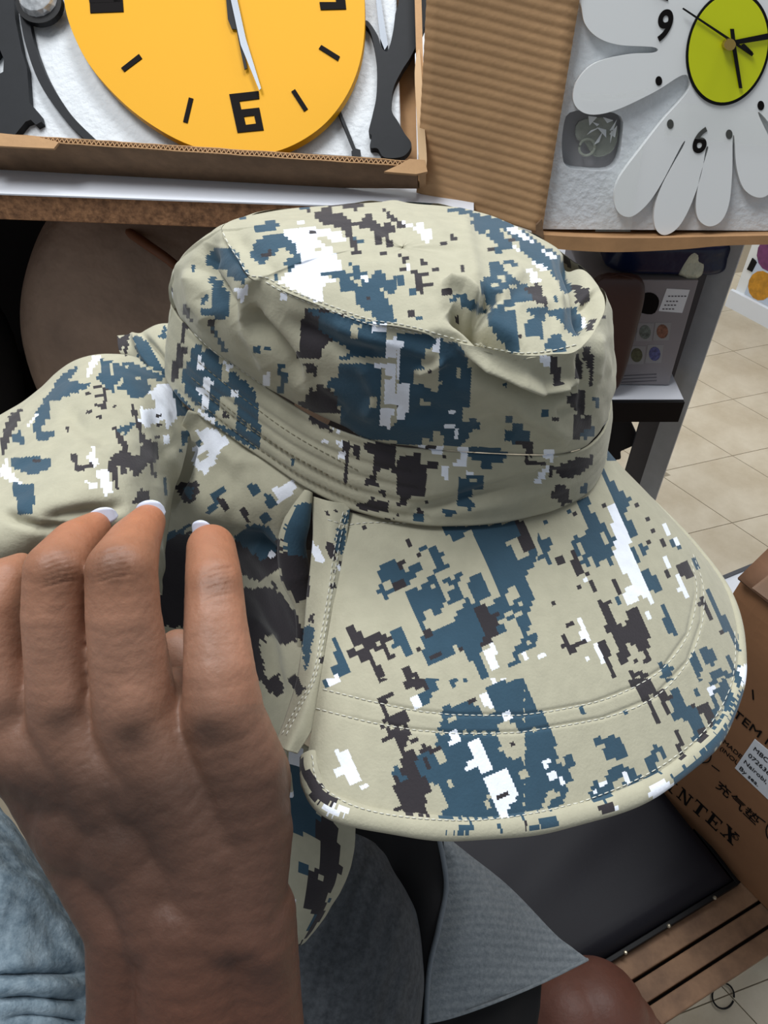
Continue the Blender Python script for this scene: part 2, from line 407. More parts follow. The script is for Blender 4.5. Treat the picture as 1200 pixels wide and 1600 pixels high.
# ---------------------------------------------------------------- printed camouflage; crop I also paints shade as black
PRINT = {}
CAMO = """
#A 480 780 .3
T 695,135 850,140 815,185 820,200 765,215 745,190 715,195
T 850,135 1080,118 1110,190 1010,240 1060,235 1090,310 1200,260 1200,325 1140,380 1175,520 1150,600 1165,665 1130,730 1080,630 1000,640 1040,690 960,720 900,600 960,540 1020,500 920,340 930,330
K 1035,500 1080,435 1110,500 1060,555
K 1098,538 1125,533 1132,562 1103,568
K 1085,588 1110,583 1112,608 1088,612
K 1025,583 1060,573 1063,597 1033,607
K 1003,638 1030,628 1033,652
T 835,410 905,368 940,440 960,500 900,540 870,560 870,520
T 760,640 830,520 880,560 900,640 930,700 900,790 940,933 900,933 840,820 770,740
T 575,710 770,640 850,740 760,750 770,800 640,870
T 510,470 700,450 720,560 670,610 640,570 600,590 630,690 600,700
T 545,460 660,400 690,450
T 360,370 440,315 510,375 580,335 595,370 545,420 530,460 450,480 415,520 370,490 365,450 380,430
K 385,440 430,415 445,460 400,475
T 625,260 660,245 680,275 710,265 720,290 690,310 735,335 740,355 670,380
T 570,245 610,232 620,265 585,275
T 710,410 745,390 760,415 770,380 805,365 815,400 790,430 805,515 740,540 725,485 770,455 720,440
T 440,690 490,665 550,800 520,820 480,760 450,770
T 1075,760 1190,700 1200,760 1110,800 1100,850 1035,890 1075,830
K 1130,740 1160,725 1160,755 1135,755
B 455,325 495,310 515,370 480,380
B 445,430 500,400 520,460 480,480 450,465
B 565,280 590,275 595,300 570,305
B 512,215 530,210 540,240 520,245
B 272,138 300,136 298,152 276,154
B 865,580 940,545 960,590 1000,570 1010,600 985,630 1000,700 950,720 960,750 915,770 905,735 925,720
B 1080,115 1130,100 1180,250 1130,280
B 200,670 245,645 290,730 370,690 440,715 400,770 470,825 430,840 380,780 350,830 415,933 370,933 325,840 285,850 265,800 215,825 200,790 245,770
K 245,765 275,755 290,785 260,795
K 350,740 375,730 385,755 360,765
K 325,795 350,785 360,810 335,820
B 605,690 640,675 650,705 620,720
B 640,800 690,790 690,810 645,830
B 560,772 600,762 598,785 562,790
B 800,778 822,773 827,797 803,803
B 500,885 530,878 600,933 510,933
W 920,780 965,755 1010,880 965,898
W 1115,810 1150,795 1165,840 1130,855
T 105,880 150,860 135,730 150,730 235,910 180,930
W 100,920 160,905 175,933
#B 820 720 .3
T 0,500 90,490 50,370 75,365 90,420 120,400 160,440 110,470 130,530 110,545 95,500 0,590
T 0,600 40,640 45,740 10,800 40,880 0,900
T 0,900 50,900 40,990 0,960
T 275,210 340,180 330,240 420,340 450,400 480,390 490,430 450,460 460,540 410,520 380,550 340,480 330,550 300,540 250,440 260,370 290,400 330,350
K 395,370 415,365 430,440 405,430
K 270,440 290,430 310,500 290,510
T 390,20 460,110 550,200 530,280 580,380 570,410 640,450 620,495 590,450 520,330 460,210 430,140
T 550,440 600,500 590,560 650,570 710,630 700,700 640,660 600,600 545,480
T 690,740 740,750 790,900 760,910
T 740,950 765,935 760,965 745,975
T 460,710 490,700 510,745 480,750
T 680,1000 700,1050 780,1070 750,1133 710,1133
T 860,1010 890,1000 920,1090 910,1133 880,1100
T 905,970 930,960 990,990 1000,1050 960,1070 935,1030
T 960,1100 1020,1080 1080,1110 1080,1133 970,1133
T 930,640 1000,740 1060,850 1110,920 1120,1000 1080,940 1030,860 970,730
T 1040,1000 1100,1060 1110,1133 1070,1090
T 730,395 800,430 830,470 760,440
T 870,500 930,570 900,575
W 430,230 460,225 560,400 545,470 600,570 670,700 660,750 610,690 580,740 535,745 515,680 560,640 520,590 460,480 470,400
W 640,770 665,820 650,830 630,780
W 280,825 305,820 345,930 310,945 285,900
W 345,950 375,940 415,1040 390,1055
W 320,1025 345,1015 350,1040 330,1045
W 55,1010 105,990 110,1020 65,1040
W 0,1000 25,1010 20,1050 0,1050
W 680,270 760,370 830,460 860,520 800,440 720,350
W 720,500 745,510 860,710 840,705
W 790,650 820,660 815,690 800,685
W 305,580 325,590 315,625
B 0,310 40,430 50,460 0,475
B 165,500 190,495 205,540 180,545
B 225,540 260,520 230,470 250,450 310,590 260,600 250,580 275,560 235,550
B 320,570 345,565 345,595 325,595
B 230,635 250,630 255,655 235,660
B 270,645 290,640 300,675 280,680
B 325,620 345,615 370,700 350,690
B 335,658 372,648 372,672 338,676
B 397,655 414,660 412,684 397,680
B 125,735 150,725 155,755 135,760
B 222,855 247,843 246,862 225,868
B 455,620 480,600 490,640 540,770 600,770 610,800 650,920 650,960 600,1005 540,930 520,960 550,1010 510,1070 450,910 410,880 430,850 380,720 400,705 415,750 430,720 450,740 440,780 480,860 520,850 540,780
B 375,940 410,920 480,1120 450,1133
B 185,960 200,950 190,910 210,905 235,970 310,935 320,945 235,1010
B 600,1060 640,1030 620,990 650,990 650,1040 610,1070
B 565,1035 587,1030 587,1058 565,1058
B 550,1100 600,1090 650,1110 640,1133 550,1133
B 407,220 427,222 427,248 410,245
B 245,260 265,260 267,292 250,292
B 630,412 650,418 658,445 640,440
B 785,540 850,520 880,600 870,630 800,580
B 710,535 730,560 768,600 750,622
B 570,210 590,235 650,315 620,300
B 640,340 660,345 770,470 740,460
B 900,700 930,720 960,770 1030,900 1020,900 940,780 910,750
T 97,303 115,300 120,328 100,330
T 212,250 232,250 232,275 214,275
K 1010,40 1020,40 1040,100
#C 460 1030 .3
T 700,10 760,0 720,30 750,130 700,240 670,250 640,190 690,150 620,70
T 920,0 970,20 1020,130 1200,90 1200,380 1050,380 1040,290 1000,130 940,20
T 830,240 930,210 975,290 1060,295 1060,380 740,380 760,330 770,290 780,240
T 740,385 1060,390 1080,460 1120,520 1170,500 1200,520 1200,820 1070,830 760,830 800,750 760,650 700,650 640,600 620,560 680,470 740,480
K 730,480 760,460 790,530 765,545
K 785,625 820,612 840,670 805,682
K 985,730 1015,715 1035,780 1005,785
K 1055,345 1140,320 1160,375 1190,500 1120,520 1070,470
K 1170,580 1200,565 1200,615 1180,615
K 790,320 830,295 835,320 800,348
T 805,105 840,95 850,140 820,152
T 880,95 905,90 912,125 890,130
B 560,130 600,120 570,60 600,45 620,80 660,70 690,150 650,165 630,140 575,165
B 400,0 440,0 485,95 445,120 390,15
B 345,0 400,0 380,22 355,20
B 425,210 500,170 515,190 455,240 490,290 590,270 610,320 575,350 450,335 470,310 440,240
B 450,350 590,360 610,430 640,410 640,440 600,450 620,480 690,440 720,470 640,490 630,560 700,640 705,690 670,700 710,825 580,815 500,600 560,570 540,530 570,510 520,410 445,445 450,420 500,400
K 575,440 600,435 610,465 585,478
T 545,605 590,590 605,635 560,640
T 510,570 545,560 550,590 515,595
T 640,500 680,470 700,520 670,580 640,590
B 665,510 690,505 705,565 675,570
B 700,468 760,443 767,460 710,488
B 518,778 560,762 562,778 522,792
B 680,740 720,722 722,742 688,755
K 675,710 760,650 800,750 740,830 710,825 690,760
K 625,795 650,795 655,825 630,820
B 903,217 937,208 937,237 905,237
B 1123,438 1152,428 1154,447 1128,454
W 210,485 275,460 345,625 290,655 260,610 215,615 205,575 235,550
W 335,655 385,630 395,655 345,678
W 605,210 645,190 660,240 625,258
W 795,385 845,362 870,430 820,452
W 975,190 1005,165 1045,250 1015,270 980,215
W 1080,275 1120,258 1140,310 1100,330
W 900,430 960,400 1030,575 970,610 950,570 890,600 880,560 930,530
W 990,610 1095,558 1165,720 1120,765 1120,825 1070,825 1040,740
B 1040,730 1110,690 1112,702 1045,748
W 1010,90 1050,80 1060,120 1025,138
W 1070,90 1115,68 1130,95 1085,118
W 1000,0 1060,0 1080,40 1040,62
T 150,110 180,130 180,155 150,150
T 180,60 270,10 300,75 250,100 230,68
W 165,95 230,68 245,100 195,140
B 0,480 30,480 70,560 120,640 230,750 120,755 60,660
W 125,760 270,765 300,800 180,815
T 770,900 900,860 960,850 900,910
T 1040,880 1080,865 1085,898 1045,898
#D 800 1030 .31667
T 0,100 75,50 90,90 65,110 110,240 130,240 150,265 0,280
T 0,280 160,265 190,340 60,355 20,350
T 45,360 190,345 230,470 215,500 250,540 270,470 300,460 315,520 280,540 300,600 270,610 270,660 255,720 180,745 190,700 240,660 170,650 150,740 0,775 0,480 70,480
K 35,545 75,530 90,575 50,590
K 95,338 120,330 125,350 100,352
W 150,510 180,495 190,520 160,535
W 175,575 215,550 230,585 190,608
W 235,575 250,578 264,625 250,632
W 0,605 30,680 0,710
B 85,65 115,50 125,72 100,90
B 0,408 20,402 18,420 0,427
T 325,245 345,240 355,270 340,280
T 540,258 562,248 564,275 546,282
T 400,385 435,365 450,385 490,370 530,385 570,440 555,500 520,490 470,495 435,450 455,420 410,420
T 465,545 540,515 630,570 640,605 500,655 500,690 400,705 380,625 415,605 430,640 470,600
K 500,605 545,590 550,615 510,640
W 420,605 460,588 470,615 430,635
W 545,570 565,562 575,605 550,615
W 398,643 417,640 426,667 403,672
T 650,490 680,480 690,430 745,425 770,480 750,500 720,450 705,470 730,560 640,605 690,550
T 735,50 760,60 800,40 790,90 770,115
T 780,150 810,140 850,230 900,240 960,330 930,400 880,400 850,300 800,310 790,240
K 850,300 870,300 900,385 885,390
T 990,70 1040,80 1100,170 1080,250 1000,340 950,300 1000,220 970,150
T 880,0 920,0 940,120 915,100
T 950,0 1010,0 1000,40 960,30
T 1080,50 1130,20 1140,150 1110,130
T 870,130 900,145 932,175 922,190
K 1005,180 1030,170 1050,250 1010,300 1030,230
K 1000,118 1035,88 1040,100 1012,138
W 973,143 995,138 997,175 978,175
B 455,0 480,0 520,95 500,103
B 570,130 590,60 620,55 650,80 690,95 715,165 750,150 790,190 760,210 775,270 755,270 720,190 640,205 620,150
B 668,205 690,195 735,310 715,322
K 675,165 690,160 710,205 695,205
B 588,248 607,245 607,270 590,270
B 805,335 825,360 860,490 830,490 815,420
B 890,230 960,210 990,250 985,330 940,270
B 920,350 960,340 960,400 925,415
T 80,840 180,760 260,800 200,830
T 790,580 900,500 1000,380 1040,340 1060,380 900,590 800,650
T 1000,390 1080,290 1130,160 1165,140 1160,220 1110,300 1050,370
W 1118,40 1165,20 1165,110 1132,140
W 675,620 740,600 810,620 720,685 675,680
B 400,740 500,710 500,745 400,768
W 503,713 532,713 528,742 505,742
B 0,785 50,785 80,820 60,840
#E 270 300 .29167
T 495,80 640,40 700,45 735,85 700,100 660,75 520,85
B 710,95 740,88 748,108 715,110
T 350,130 410,105 395,135 350,145
T 420,175 550,155 575,185 510,215 435,225 440,190
T 415,340 445,250 510,235 600,230 645,265 695,370 620,430 600,380 640,345 600,290 470,395
B 470,345 520,305 530,335 490,360
W 580,215 650,190 760,190 900,215 930,270 860,270 830,240 760,245 850,300 910,390 915,430 790,430 870,470 810,500 800,590 750,580 560,480 620,430 695,370 645,265
K 755,295 800,300 805,320 765,315
W 660,160 700,152 715,175 670,180
T 785,430 860,420 960,430 950,385 985,385 1000,420 1050,430 1055,460 1090,420 1125,425 1145,470 1190,455 1200,530 1170,555 1120,510 1060,500 1110,520 1180,620 1200,700 1100,700 1060,640 1010,620 965,570 985,540 910,535 880,455 800,455
K 950,460 1010,465 1010,500 970,495
W 1010,448 1042,453 1040,475 1012,472
B 1030,553 1057,553 1060,577 1035,577
B 800,35 900,30 1030,60 1030,80 980,95 930,85 830,70
B 800,83 880,90 878,105 805,98
B 750,115 790,100 900,110 960,160 1020,155 1030,115 1060,115 1120,200 1140,160 1200,185 1200,210 1150,215 1190,300 1150,305 1130,250 1120,275 1075,280 1070,220 1040,185 970,190 910,205 850,175 780,165 745,170 780,155
B 910,205 950,200 1010,325 945,335 970,310 940,250
B 1120,95 1160,95 1200,150 1190,165 1140,120
B 1105,317 1143,317 1143,333 1107,333
B 738,207 764,205 767,219 740,220
T 950,240 1025,260 1000,280
T 520,460 560,440 565,480
T 180,340 240,300 310,290 400,460 380,490 300,450 240,460 185,400
K 190,400 280,420 290,450 210,440
T 200,450 260,480 310,560 290,680 220,690 210,600
T 90,400 120,390 110,440
T 152,600 170,540 197,545 175,605
T 145,630 200,625 215,660 160,655
T 300,290 330,300 410,450 400,460
W 330,510 400,505 385,600 350,570
W 565,545 610,550 610,580 570,575
B 185,680 215,690 240,770 205,760
T 205,720 240,750 290,850 270,870
B 50,580 100,630 100,700 60,650
T 435,830 475,835 465,860 440,855
T 490,825 525,830 520,855 495,850
B 700,640 720,615 850,640 960,670 870,720 900,800 850,800 800,840 790,891 665,891 680,800
T 720,620 850,650 1150,710 1150,891 880,891 960,850 850,790 770,720 780,680
K 960,710 1005,705 990,790 955,780
W 1075,700 1145,700 1140,755 1075,745
K 790,850 890,845 880,891 800,891
W 1150,790 1200,780 1200,891 1145,891
#G 260 480 .3
B 690,80 720,30 790,30 870,150 960,210 800,215 840,265 770,270 790,360 730,340 740,400 770,430 750,450 800,400 880,440 900,550 740,560 720,500 740,440 735,380 720,300 690,290 680,200 650,175 690,165
T 900,30 1150,100 1150,240 1130,260 1060,250 1060,300 1130,310 1120,600 1150,640 1200,600 1200,700 1040,690 900,620 910,560 880,440 830,400 900,350 890,220 960,205 1000,160 860,80
T 740,20 800,25 790,60 750,70
T 800,60 860,70 850,110 810,100
K 800,225 910,215 890,340 830,350 830,380 790,370
K 945,235 985,240 980,300 945,295
K 1065,465 1105,470 1100,530 1065,525
K 970,90 1010,90 1000,165 960,150
W 1080,80 1145,85 1140,135 1080,125
W 1150,160 1200,165 1200,370 1130,360 1140,320 1060,300 1060,250 1150,260
W 1135,380 1200,385 1200,510 1125,495
W 1115,515 1200,525 1165,580 1160,630 1105,620
T 570,340 590,275 610,290 605,335 635,345 605,455 575,440 600,380
T 455,205 495,210 485,240 455,225
T 505,203 542,203 540,232 510,230
W 515,335 550,345 540,420 500,405
T 335,240 365,250 360,300 335,290
B 650,480 740,490 740,515 710,520
T 230,110 250,110 320,220 300,240
W 300,280 340,300 330,355 300,345
T 150,185 200,200 280,240 285,380 340,330 470,440 475,520 490,660 490,740 440,740 350,650 360,560 355,440 280,500 250,580 215,560 100,450 80,330 110,290
K 180,205 210,200 205,240 185,235
K 285,280 330,350 320,400 280,370
K 290,460 365,500 360,640 250,580
W 160,250 190,255 190,325 165,320
W 185,370 215,360 240,385 215,540 175,520 180,450 145,430 145,410 190,420
W 335,420 370,425 370,475 340,465
W 170,538 245,583 247,612 178,572
B 298,545 330,558 328,578 300,568
K 415,610 440,615 440,640 420,635
B 50,250 90,80 115,100 80,200 110,210 70,340 40,395 20,360
T 30,430 60,440 150,550 60,560
K 70,470 100,490 95,515
T 645,790 670,795 670,830 645,815
B 740,570 800,580 870,640 860,650 760,605
W 870,620 905,640 900,655 875,645
W 815,688 852,705 847,722 815,710
W 880,680 935,700 925,790 890,780 915,740 880,710
B 920,700 1000,720 1010,780 1000,800 960,740 945,920 915,910 930,800
B 1030,700 1200,720 1200,860 1110,840 1080,900 1110,930 1030,935 1030,890 1080,870 1075,760 1020,740
B 995,1020 1060,1010 1070,985 1100,1010 1150,1015 1150,1067 1000,1050
B 1110,958 1147,963 1143,985 1113,980
T 250,590 480,740 470,755 250,620
#H 600 520 .3
T 0,0 200,0 380,60 430,120 460,240 440,380 400,400 400,470 490,440 495,500 440,520 430,570 380,595 320,590 300,520 250,520 250,560 190,590 0,570 30,460 100,450 140,330 70,230 100,40 0,30
K 210,85 290,100 280,170 200,180
K 150,200 280,165 295,270 280,310 245,305 240,285 160,260
K 195,350 250,360 245,390 190,385
K 375,188 402,190 398,232 375,228
B 230,203 257,203 257,222 233,220
K 250,515 300,520 300,585 200,580 205,550 250,560
W 15,30 100,40 70,245 0,230 0,130 15,125
W 10,245 135,275 115,450 40,460 30,495 0,495
B 0,368 75,378 72,394 0,387
W 265,30 300,35 295,100 260,95
W 335,395 370,395 365,415 335,415
W 315,470 370,470 365,500 315,490
W 368,500 388,505 378,562 362,555
T 613,250 640,258 642,292 618,287
T 625,430 670,435 670,470 630,465
T 670,465 720,470 725,505 760,510 770,590 670,590 660,555 630,555 635,515 675,515
B 680,570 775,565 770,620 760,660 830,665 840,690 740,690 740,600
T 820,403 852,403 852,432 822,432
B 878,438 907,438 907,467 878,467
W 815,115 855,105 865,180 820,175
B 865,125 900,120 930,270 880,275
B 988,100 1012,100 1037,200 1022,240 998,240
B 1035,75 1070,80 1095,150 1090,280 1060,270 1075,220 1045,150
B 950,340 990,310 1040,300 1055,380 1030,440 1090,430 1080,540 1020,545 980,560 1000,400 960,370
T 1090,340 1130,330 1100,420
T 1020,520 1100,480 1090,540 1040,560
W 175,590 310,595 310,635 270,630 180,605
W 385,600 440,600 440,695 355,690 400,650
W 825,600 885,600 875,670 825,650
T 435,600 640,610 635,665 570,670 560,715 510,715 500,670 440,650
B 0,620 60,630 60,650 190,630 190,680 290,675 285,705 220,710 205,850 120,860 120,910 30,895 30,880 80,880 80,850 30,830 50,720 0,710
B 180,583 260,588 290,610 250,612
B 300,643 327,643 325,662 300,660
W 300,700 335,700 325,760 290,750
W 425,720 465,720 460,745 425,745
T 400,750 480,745 530,745 525,810 460,810 460,850 440,855 475,915 440,920 390,900 380,870
K 448,758 478,758 478,778 450,778
T 310,925 385,920 380,945 320,950
T 155,945 205,945 205,985 155,975
B 165,905 200,910 200,945 165,940
B 205,878 240,878 240,897 208,897
B 0,945 70,945 60,965 0,968
B 880,700 1000,650 1100,640 1080,690 1010,740 950,760 900,740
W 780,785 840,690 880,690 820,785
B 840,780 870,700 900,700 860,760
B 870,850 900,790 950,790 975,890 930,900 890,860
T 1015,795 1060,790 1060,830 1020,835
#F 600 290 .3
T 0,50 140,50 240,75 150,75 60,65
T 270,55 340,60 370,85 300,80
T 315,125 400,115 480,140 430,95 460,100 510,155 600,170 640,180 760,260 830,310 920,370 950,440 970,560 940,570 900,490 850,430 780,400 760,370 700,330 620,340 580,365 560,320 600,310 540,260 500,260 455,190 480,165
W 630,220 700,220 790,300 720,280
W 800,320 880,355 905,385 850,370
W 670,310 720,350 690,355
K 595,225 640,240 740,340 680,320
K 525,230 555,235 545,250
B 653,270 692,275 690,287 655,284
W 760,380 850,430 830,450 780,410
T 555,405 610,400 640,450 770,540 780,600 580,640 690,650 700,770 715,880 650,870 540,720 520,640 560,660 500,540 515,480 560,470
K 560,500 600,505 595,525 565,525
K 650,510 695,515 690,535 655,530
K 600,472 635,477 632,497 600,495
K 575,570 650,535 660,590 580,635
K 670,605 785,610 785,635 700,630
T 620,390 710,395 705,415 640,415
B 535,318 590,318 575,342 540,340
B 730,540 800,510 830,550 850,625 790,620 770,570
W 740,430 780,440 830,510 770,505
T 735,630 860,640 1000,640 1030,700 1020,790 1000,780 960,760 920,700 830,670 835,795 735,790 740,700
K 835,680 860,670 900,740 880,800 840,770
K 740,665 790,670 790,695 740,690
T 840,815 880,780 920,780 950,820 950,860 890,870 845,850
T 870,570 900,580 895,615
B 698,775 722,775 720,800 700,800
W 80,180 130,205 170,210 200,180 215,190 200,220 250,225 240,295 200,290 170,225 120,220
B 0,125 30,125 110,215 50,240 30,250 55,330 10,325 0,290
B 345,255 375,260 380,285 355,285
B 290,288 328,288 326,303 295,303
B 180,383 215,385 222,415 188,410
B 240,420 280,423 286,444 248,444
B 392,415 410,418 427,449 405,442
B 70,425 110,430 115,452 80,450
B 140,435 165,435 180,455 240,452 240,470 190,475 195,505 255,508 255,525 205,530 215,562 180,555
B 290,532 345,532 350,572 305,572
B 52,368 70,368 70,345 90,345 95,363 125,363 125,378 105,380 118,412 98,410 85,380 55,382
W 115,410 140,420 135,445 115,440
T 60,475 105,470 115,520 65,520
T 0,515 60,525 60,560 0,575
T 130,530 155,530 185,570 140,565
T 380,560 430,560 440,590 480,610 530,640 520,680 460,650 400,640 380,600 340,600
K 385,593 407,595 405,618 387,615
B 118,648 155,650 160,685 125,680
T 170,683 207,683 212,707 173,703
B 370,680 400,700 390,730
T 0,600 50,640 65,720 0,720
B 1000,510 1080,550 1070,600 1020,640 980,530
W 1020,650 1045,700 1040,740
B 1050,720 1080,690 1100,700 1070,770
B 1100,800 1150,780 1165,840 1140,870
B 1130,680 1165,650 1160,700
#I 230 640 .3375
W 220,100 300,80 390,150 330,200 310,260 260,300 205,240 215,180 260,160
K 235,215 290,190 270,230 240,235
T 225,143 252,140 252,172 228,168
T 455,355 490,335 525,380 490,405
B 130,350 230,330 245,380 200,440 140,400
T 160,370 220,350 200,420
T 290,390 360,355 365,375 330,410 330,450 280,480 275,450 310,430
B 315,415 345,405 380,465 355,480
B 425,465 450,455 485,525 465,530
W 580,370 680,320 700,360 610,440
T 545,395 570,385 610,440 560,470 580,500 540,530 520,500 560,470
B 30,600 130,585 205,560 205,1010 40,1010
B 400,590 470,560 620,600 620,720 520,800 430,760
T 470,530 560,540 600,600 590,680 520,700 480,650 400,600
W 560,655 580,650 590,685 570,690
B 420,830 560,820 640,860 700,950 730,1080 700,1060 650,1120 640,1190 560,1110 520,1060 540,1200 560,1260 500,1250 440,1000
K 535,1050 590,1040 620,1090 680,1075 700,1130 730,1200 660,1250 600,1230 550,1200 560,1110
B 530,1280 610,1220 620,1260 640,1310 600,1330
B 640,1240 700,1230 730,1290 700,1335
B 580,800 610,820 600,840 650,850 630,880 590,850
K 600,760 640,760 700,900 680,930 640,880 590,810
T 640,540 700,430 790,430 800,600 750,720 640,660
B 620,660 760,690 770,860 700,900 620,780
T 720,1010 780,990 770,1100 730,1220 715,1080
B 740,975 765,940 775,960 755,985
W 755,590 800,640 795,700 770,650
T 60,590 200,530 170,570 80,610
#A2 480 780 .3
W 20,200 80,290 90,320 60,335 10,270
B 90,240 115,215 150,260 150,310 130,315
B 165,320 195,305 195,340 175,345
B 125,370 150,365 145,400
W 150,340 185,350 170,390
T 155,150 205,160 190,290 140,260
T 175,110 220,50 250,80 200,130
B 90,60 105,48 118,75 100,95
B 135,60 150,45 160,65 145,88
B 305,80 325,75 330,105 315,105
B 345,110 400,95 395,110 355,125
B 120,440 145,430 145,465 125,470
W 120,650 150,630 145,700 130,690
B 0,610 40,595 30,640 5,640
T 0,650 45,680 25,760 0,900
B 60,860 70,820 125,790 115,825 75,865
#J 0 480 .26667
T 590,300 650,320 800,330 980,410 890,460 850,530 760,540 740,480 650,500 600,440 560,420 590,380
K 640,330 665,335 660,400 640,400
K 705,332 760,336 755,352 708,350
K 800,395 830,400 825,425 800,420
K 850,465 880,410 925,415 920,440
K 665,460 720,410 720,440 690,480 700,510 665,490
T 370,390 450,340 440,390 400,420 440,440 530,440 520,470 340,540 290,560 300,650 260,660 240,740 320,725 325,760 220,785 195,700 210,620 240,570 330,440
T 60,880 290,880 295,940 240,960 190,990 60,930
B 185,890 240,885 235,915 195,915
T 80,740 130,720 140,800 80,800
T 70,1020 200,1040 210,1130 180,1220 110,1210 80,1080
B 0,790 60,620 130,590 110,680 60,760 10,900
W 500,400 540,290 600,280 560,350 510,410
W 130,720 230,600 210,660 160,700
W 0,960 40,880 70,960 130,1040 10,1000
W 870,500 940,450 1000,450 1040,560 1030,660 980,720 960,660 870,700 810,690 830,590 900,590 900,540
K 850,545 900,540 905,590 860,600
W 950,750 980,740 990,790 970,810
W 510,880 545,815 580,920 550,930
W 560,955 625,945 670,1090 615,1105
W 505,1020 570,1020 570,1060 515,1055
B 500,495 535,490 535,520 505,525
B 545,520 600,515 600,470 630,475 625,595 600,590 600,575 545,575 550,560 600,555 600,535 550,535
B 553,458 602,450 600,468 557,472
B 650,570 685,565 680,590 655,590
B 510,608 547,603 543,626 513,630
B 550,635 590,630 590,655 555,655
B 380,705 412,700 410,740 385,735
B 762,575 785,568 850,770 920,790 940,880 900,920 915,1000 890,990 880,920 850,930 780,1010 760,930 720,990 700,930 680,940 690,1070 640,950 625,920 660,870 720,840 650,700 680,690 740,780 760,860 820,870 830,800
B 415,860 442,856 465,930 550,905 552,925 460,962 440,950
B 915,635 940,630 940,655 920,655
B 922,682 947,678 945,695 925,697
B 895,775 925,742 935,760 905,785
B 770,1150 830,1060 880,1090 870,1150
T 690,710 790,675 740,740 700,740
T 950,1000 980,990 975,1100 955,1100
T 1010,480 1140,560 1170,630 1040,640
K 1055,530 1090,560 1075,580
T 1055,740 1150,690 1120,740 1060,850
B 685,180 760,150 755,200 740,290 720,230 695,270
T 780,155 850,190 1000,410 840,330 800,280
T 930,180 960,115 978,120 975,190
"""

# ================================================================ THE SETTING
# floor of stone tiles
F0 = Vector((0.727, 1.118, 0))
fa = Vector((math.cos(math.radians(17)), math.sin(math.radians(17)), 0))
fb = Vector((math.cos(math.radians(-53)), math.sin(math.radians(-53)), 0))
floor = MB().box((0.5, 1.0, -0.012), (1.9, 0, 0), (0, 1.6, 0), (0, 0, 0.01)).build('floor', M['grout'])
tag(floor, kind='structure')
TS = 0.196
g = 0.0016
base = [fa * (x * (TS - g) / 2) + fb * (y * (TS - g) / 2) for x, y in ((-1, -1), (1, -1), (1, 1), (-1, 1))]
mb = MB()
top = [v + Vector((0, 0, 0.0)) for v in base]
mb.prism(top, [v - Vector((0, 0, 0.006)) for v in base])
tile0 = mb.build('tile', M['tile'], floor)
tile0.location = F0 + (fa + fb) * (TS / 2)
tile0.location.z = 0
for i in range(-9, 10):
    for j in range(-8, 9):
        if i == 0 and j == 0:
            continue
        c = F0 + fa * (TS * (i + .5)) + fb * (TS * (j + .5))
        if not (0.05 < c.x < 1.85 and -0.25 < c.y < 2.15):
            continue
        o = tile0.copy()
        COL.objects.link(o)
        o.location = (c.x, c.y, 0)
# small brown inset tiles at some corners
ins = MB()
for i, j in ((0, -1), (2, -1), (0, 2)):
    c = F0 + fa * (TS * i) + fb * (TS * j) + Vector((0, 0, 0.0006))
    q = [c + fa * (0.018 * x) + fb * (0.018 * y) for x, y in ((-1, -1), (1, -1), (1, 1), (-1, 1))]
    m_ = MB().prism(q, [v - Vector((0, 0, 0.004)) for v in q])
    m_.build('inset_tile', mat('inset_tile_stone', (160, 148, 126), 0.5, noise=(30, 0.3)), floor)
wall_back = MB().box((0.3, 2.5, 1.25), (2.2, 0, 0), (0, 0.03, 0), (0, 0, 1.3)).build('wall_back', M['wall'])
tag(wall_back, kind='structure')

tq = [on_z(x, y, 0.012) for x, y in ((1095, 938), (1117, 909), (1210, 872), (1300, 860), (1300, 960), (1100, 960))]
tag(MB().prism(tq, [v - Vector((0, 0, 0.011)) for v in tq]).build('trim_1', M['laminate'], bevel=0.001), kind='structure')
tq = [on_z(x, y, 0.016) for x, y in ((1095, 936), (1117, 904), (1210, 866), (1212, 871), (1119, 909), (1098, 940))]
MB().prism(tq, [v - Vector((0, 0, 0.0155)) for v in tq]).build('edge_strip', M['steeldark'], bpy.data.objects['trim_1'])

# ================================================================ DISPLAY TABLE
YAW = math.radians(-4.8)
tx = Vector((math.cos(YAW), math.sin(YAW), 0))
ty = Vector((-math.sin(YAW), math.cos(YAW), 0))
TZ = 0.857
tp0 = on_z(300, 313, TZ)
table = empty('display_table', (tp0.x, tp0.y + 0.3, 0), 'white-topped particle board display table carrying the two boxed clocks', 'table')


def tb(u0, u1, v0, v1, z0, z1, m=None):
    m = m or MB()
    c = Vector((tp0.x, tp0.y, 0)) + tx * ((u0 + u1) / 2) + ty * ((v0 + v1) / 2) + Vector((0, 0, (z0 + z1) / 2))
    return m.box(c, tx * ((u1 - u0) / 2), ty * ((v1 - v0) / 2), Vector((0, 0, (z1 - z0) / 2)))


tb(-1.1, 0.255, 0.002, 0.62, TZ - 0.026, TZ - 0.0014).build('tabletop', M['particle'], table, bevel=0.001)
tb(-1.1, 0.255, 0.0, 0.62, TZ - 0.0014, TZ).build('laminate', M['laminate'], table)
tb(-1.1, 0.25, 0.56, 0.58, 0.0, TZ - 0.03).build('back_panel', M['darkpanel'], table)
for u in (-1.06, 0.0):
    tb(u, u + 0.03, 0.05, 0.55, 0, TZ - 0.03).build('side_panel', M['darkpanel'], table)
tb(-1.1, 0.25, 0.1, 0.55, 0.28, 0.30).build('lower_shelf', M['darkpanel'], table)

# ---------------------------------------------------------------- brown leather bag under the table
bc = on_z(170, 610, 0.44) + Vector((0, 0.03, 0))


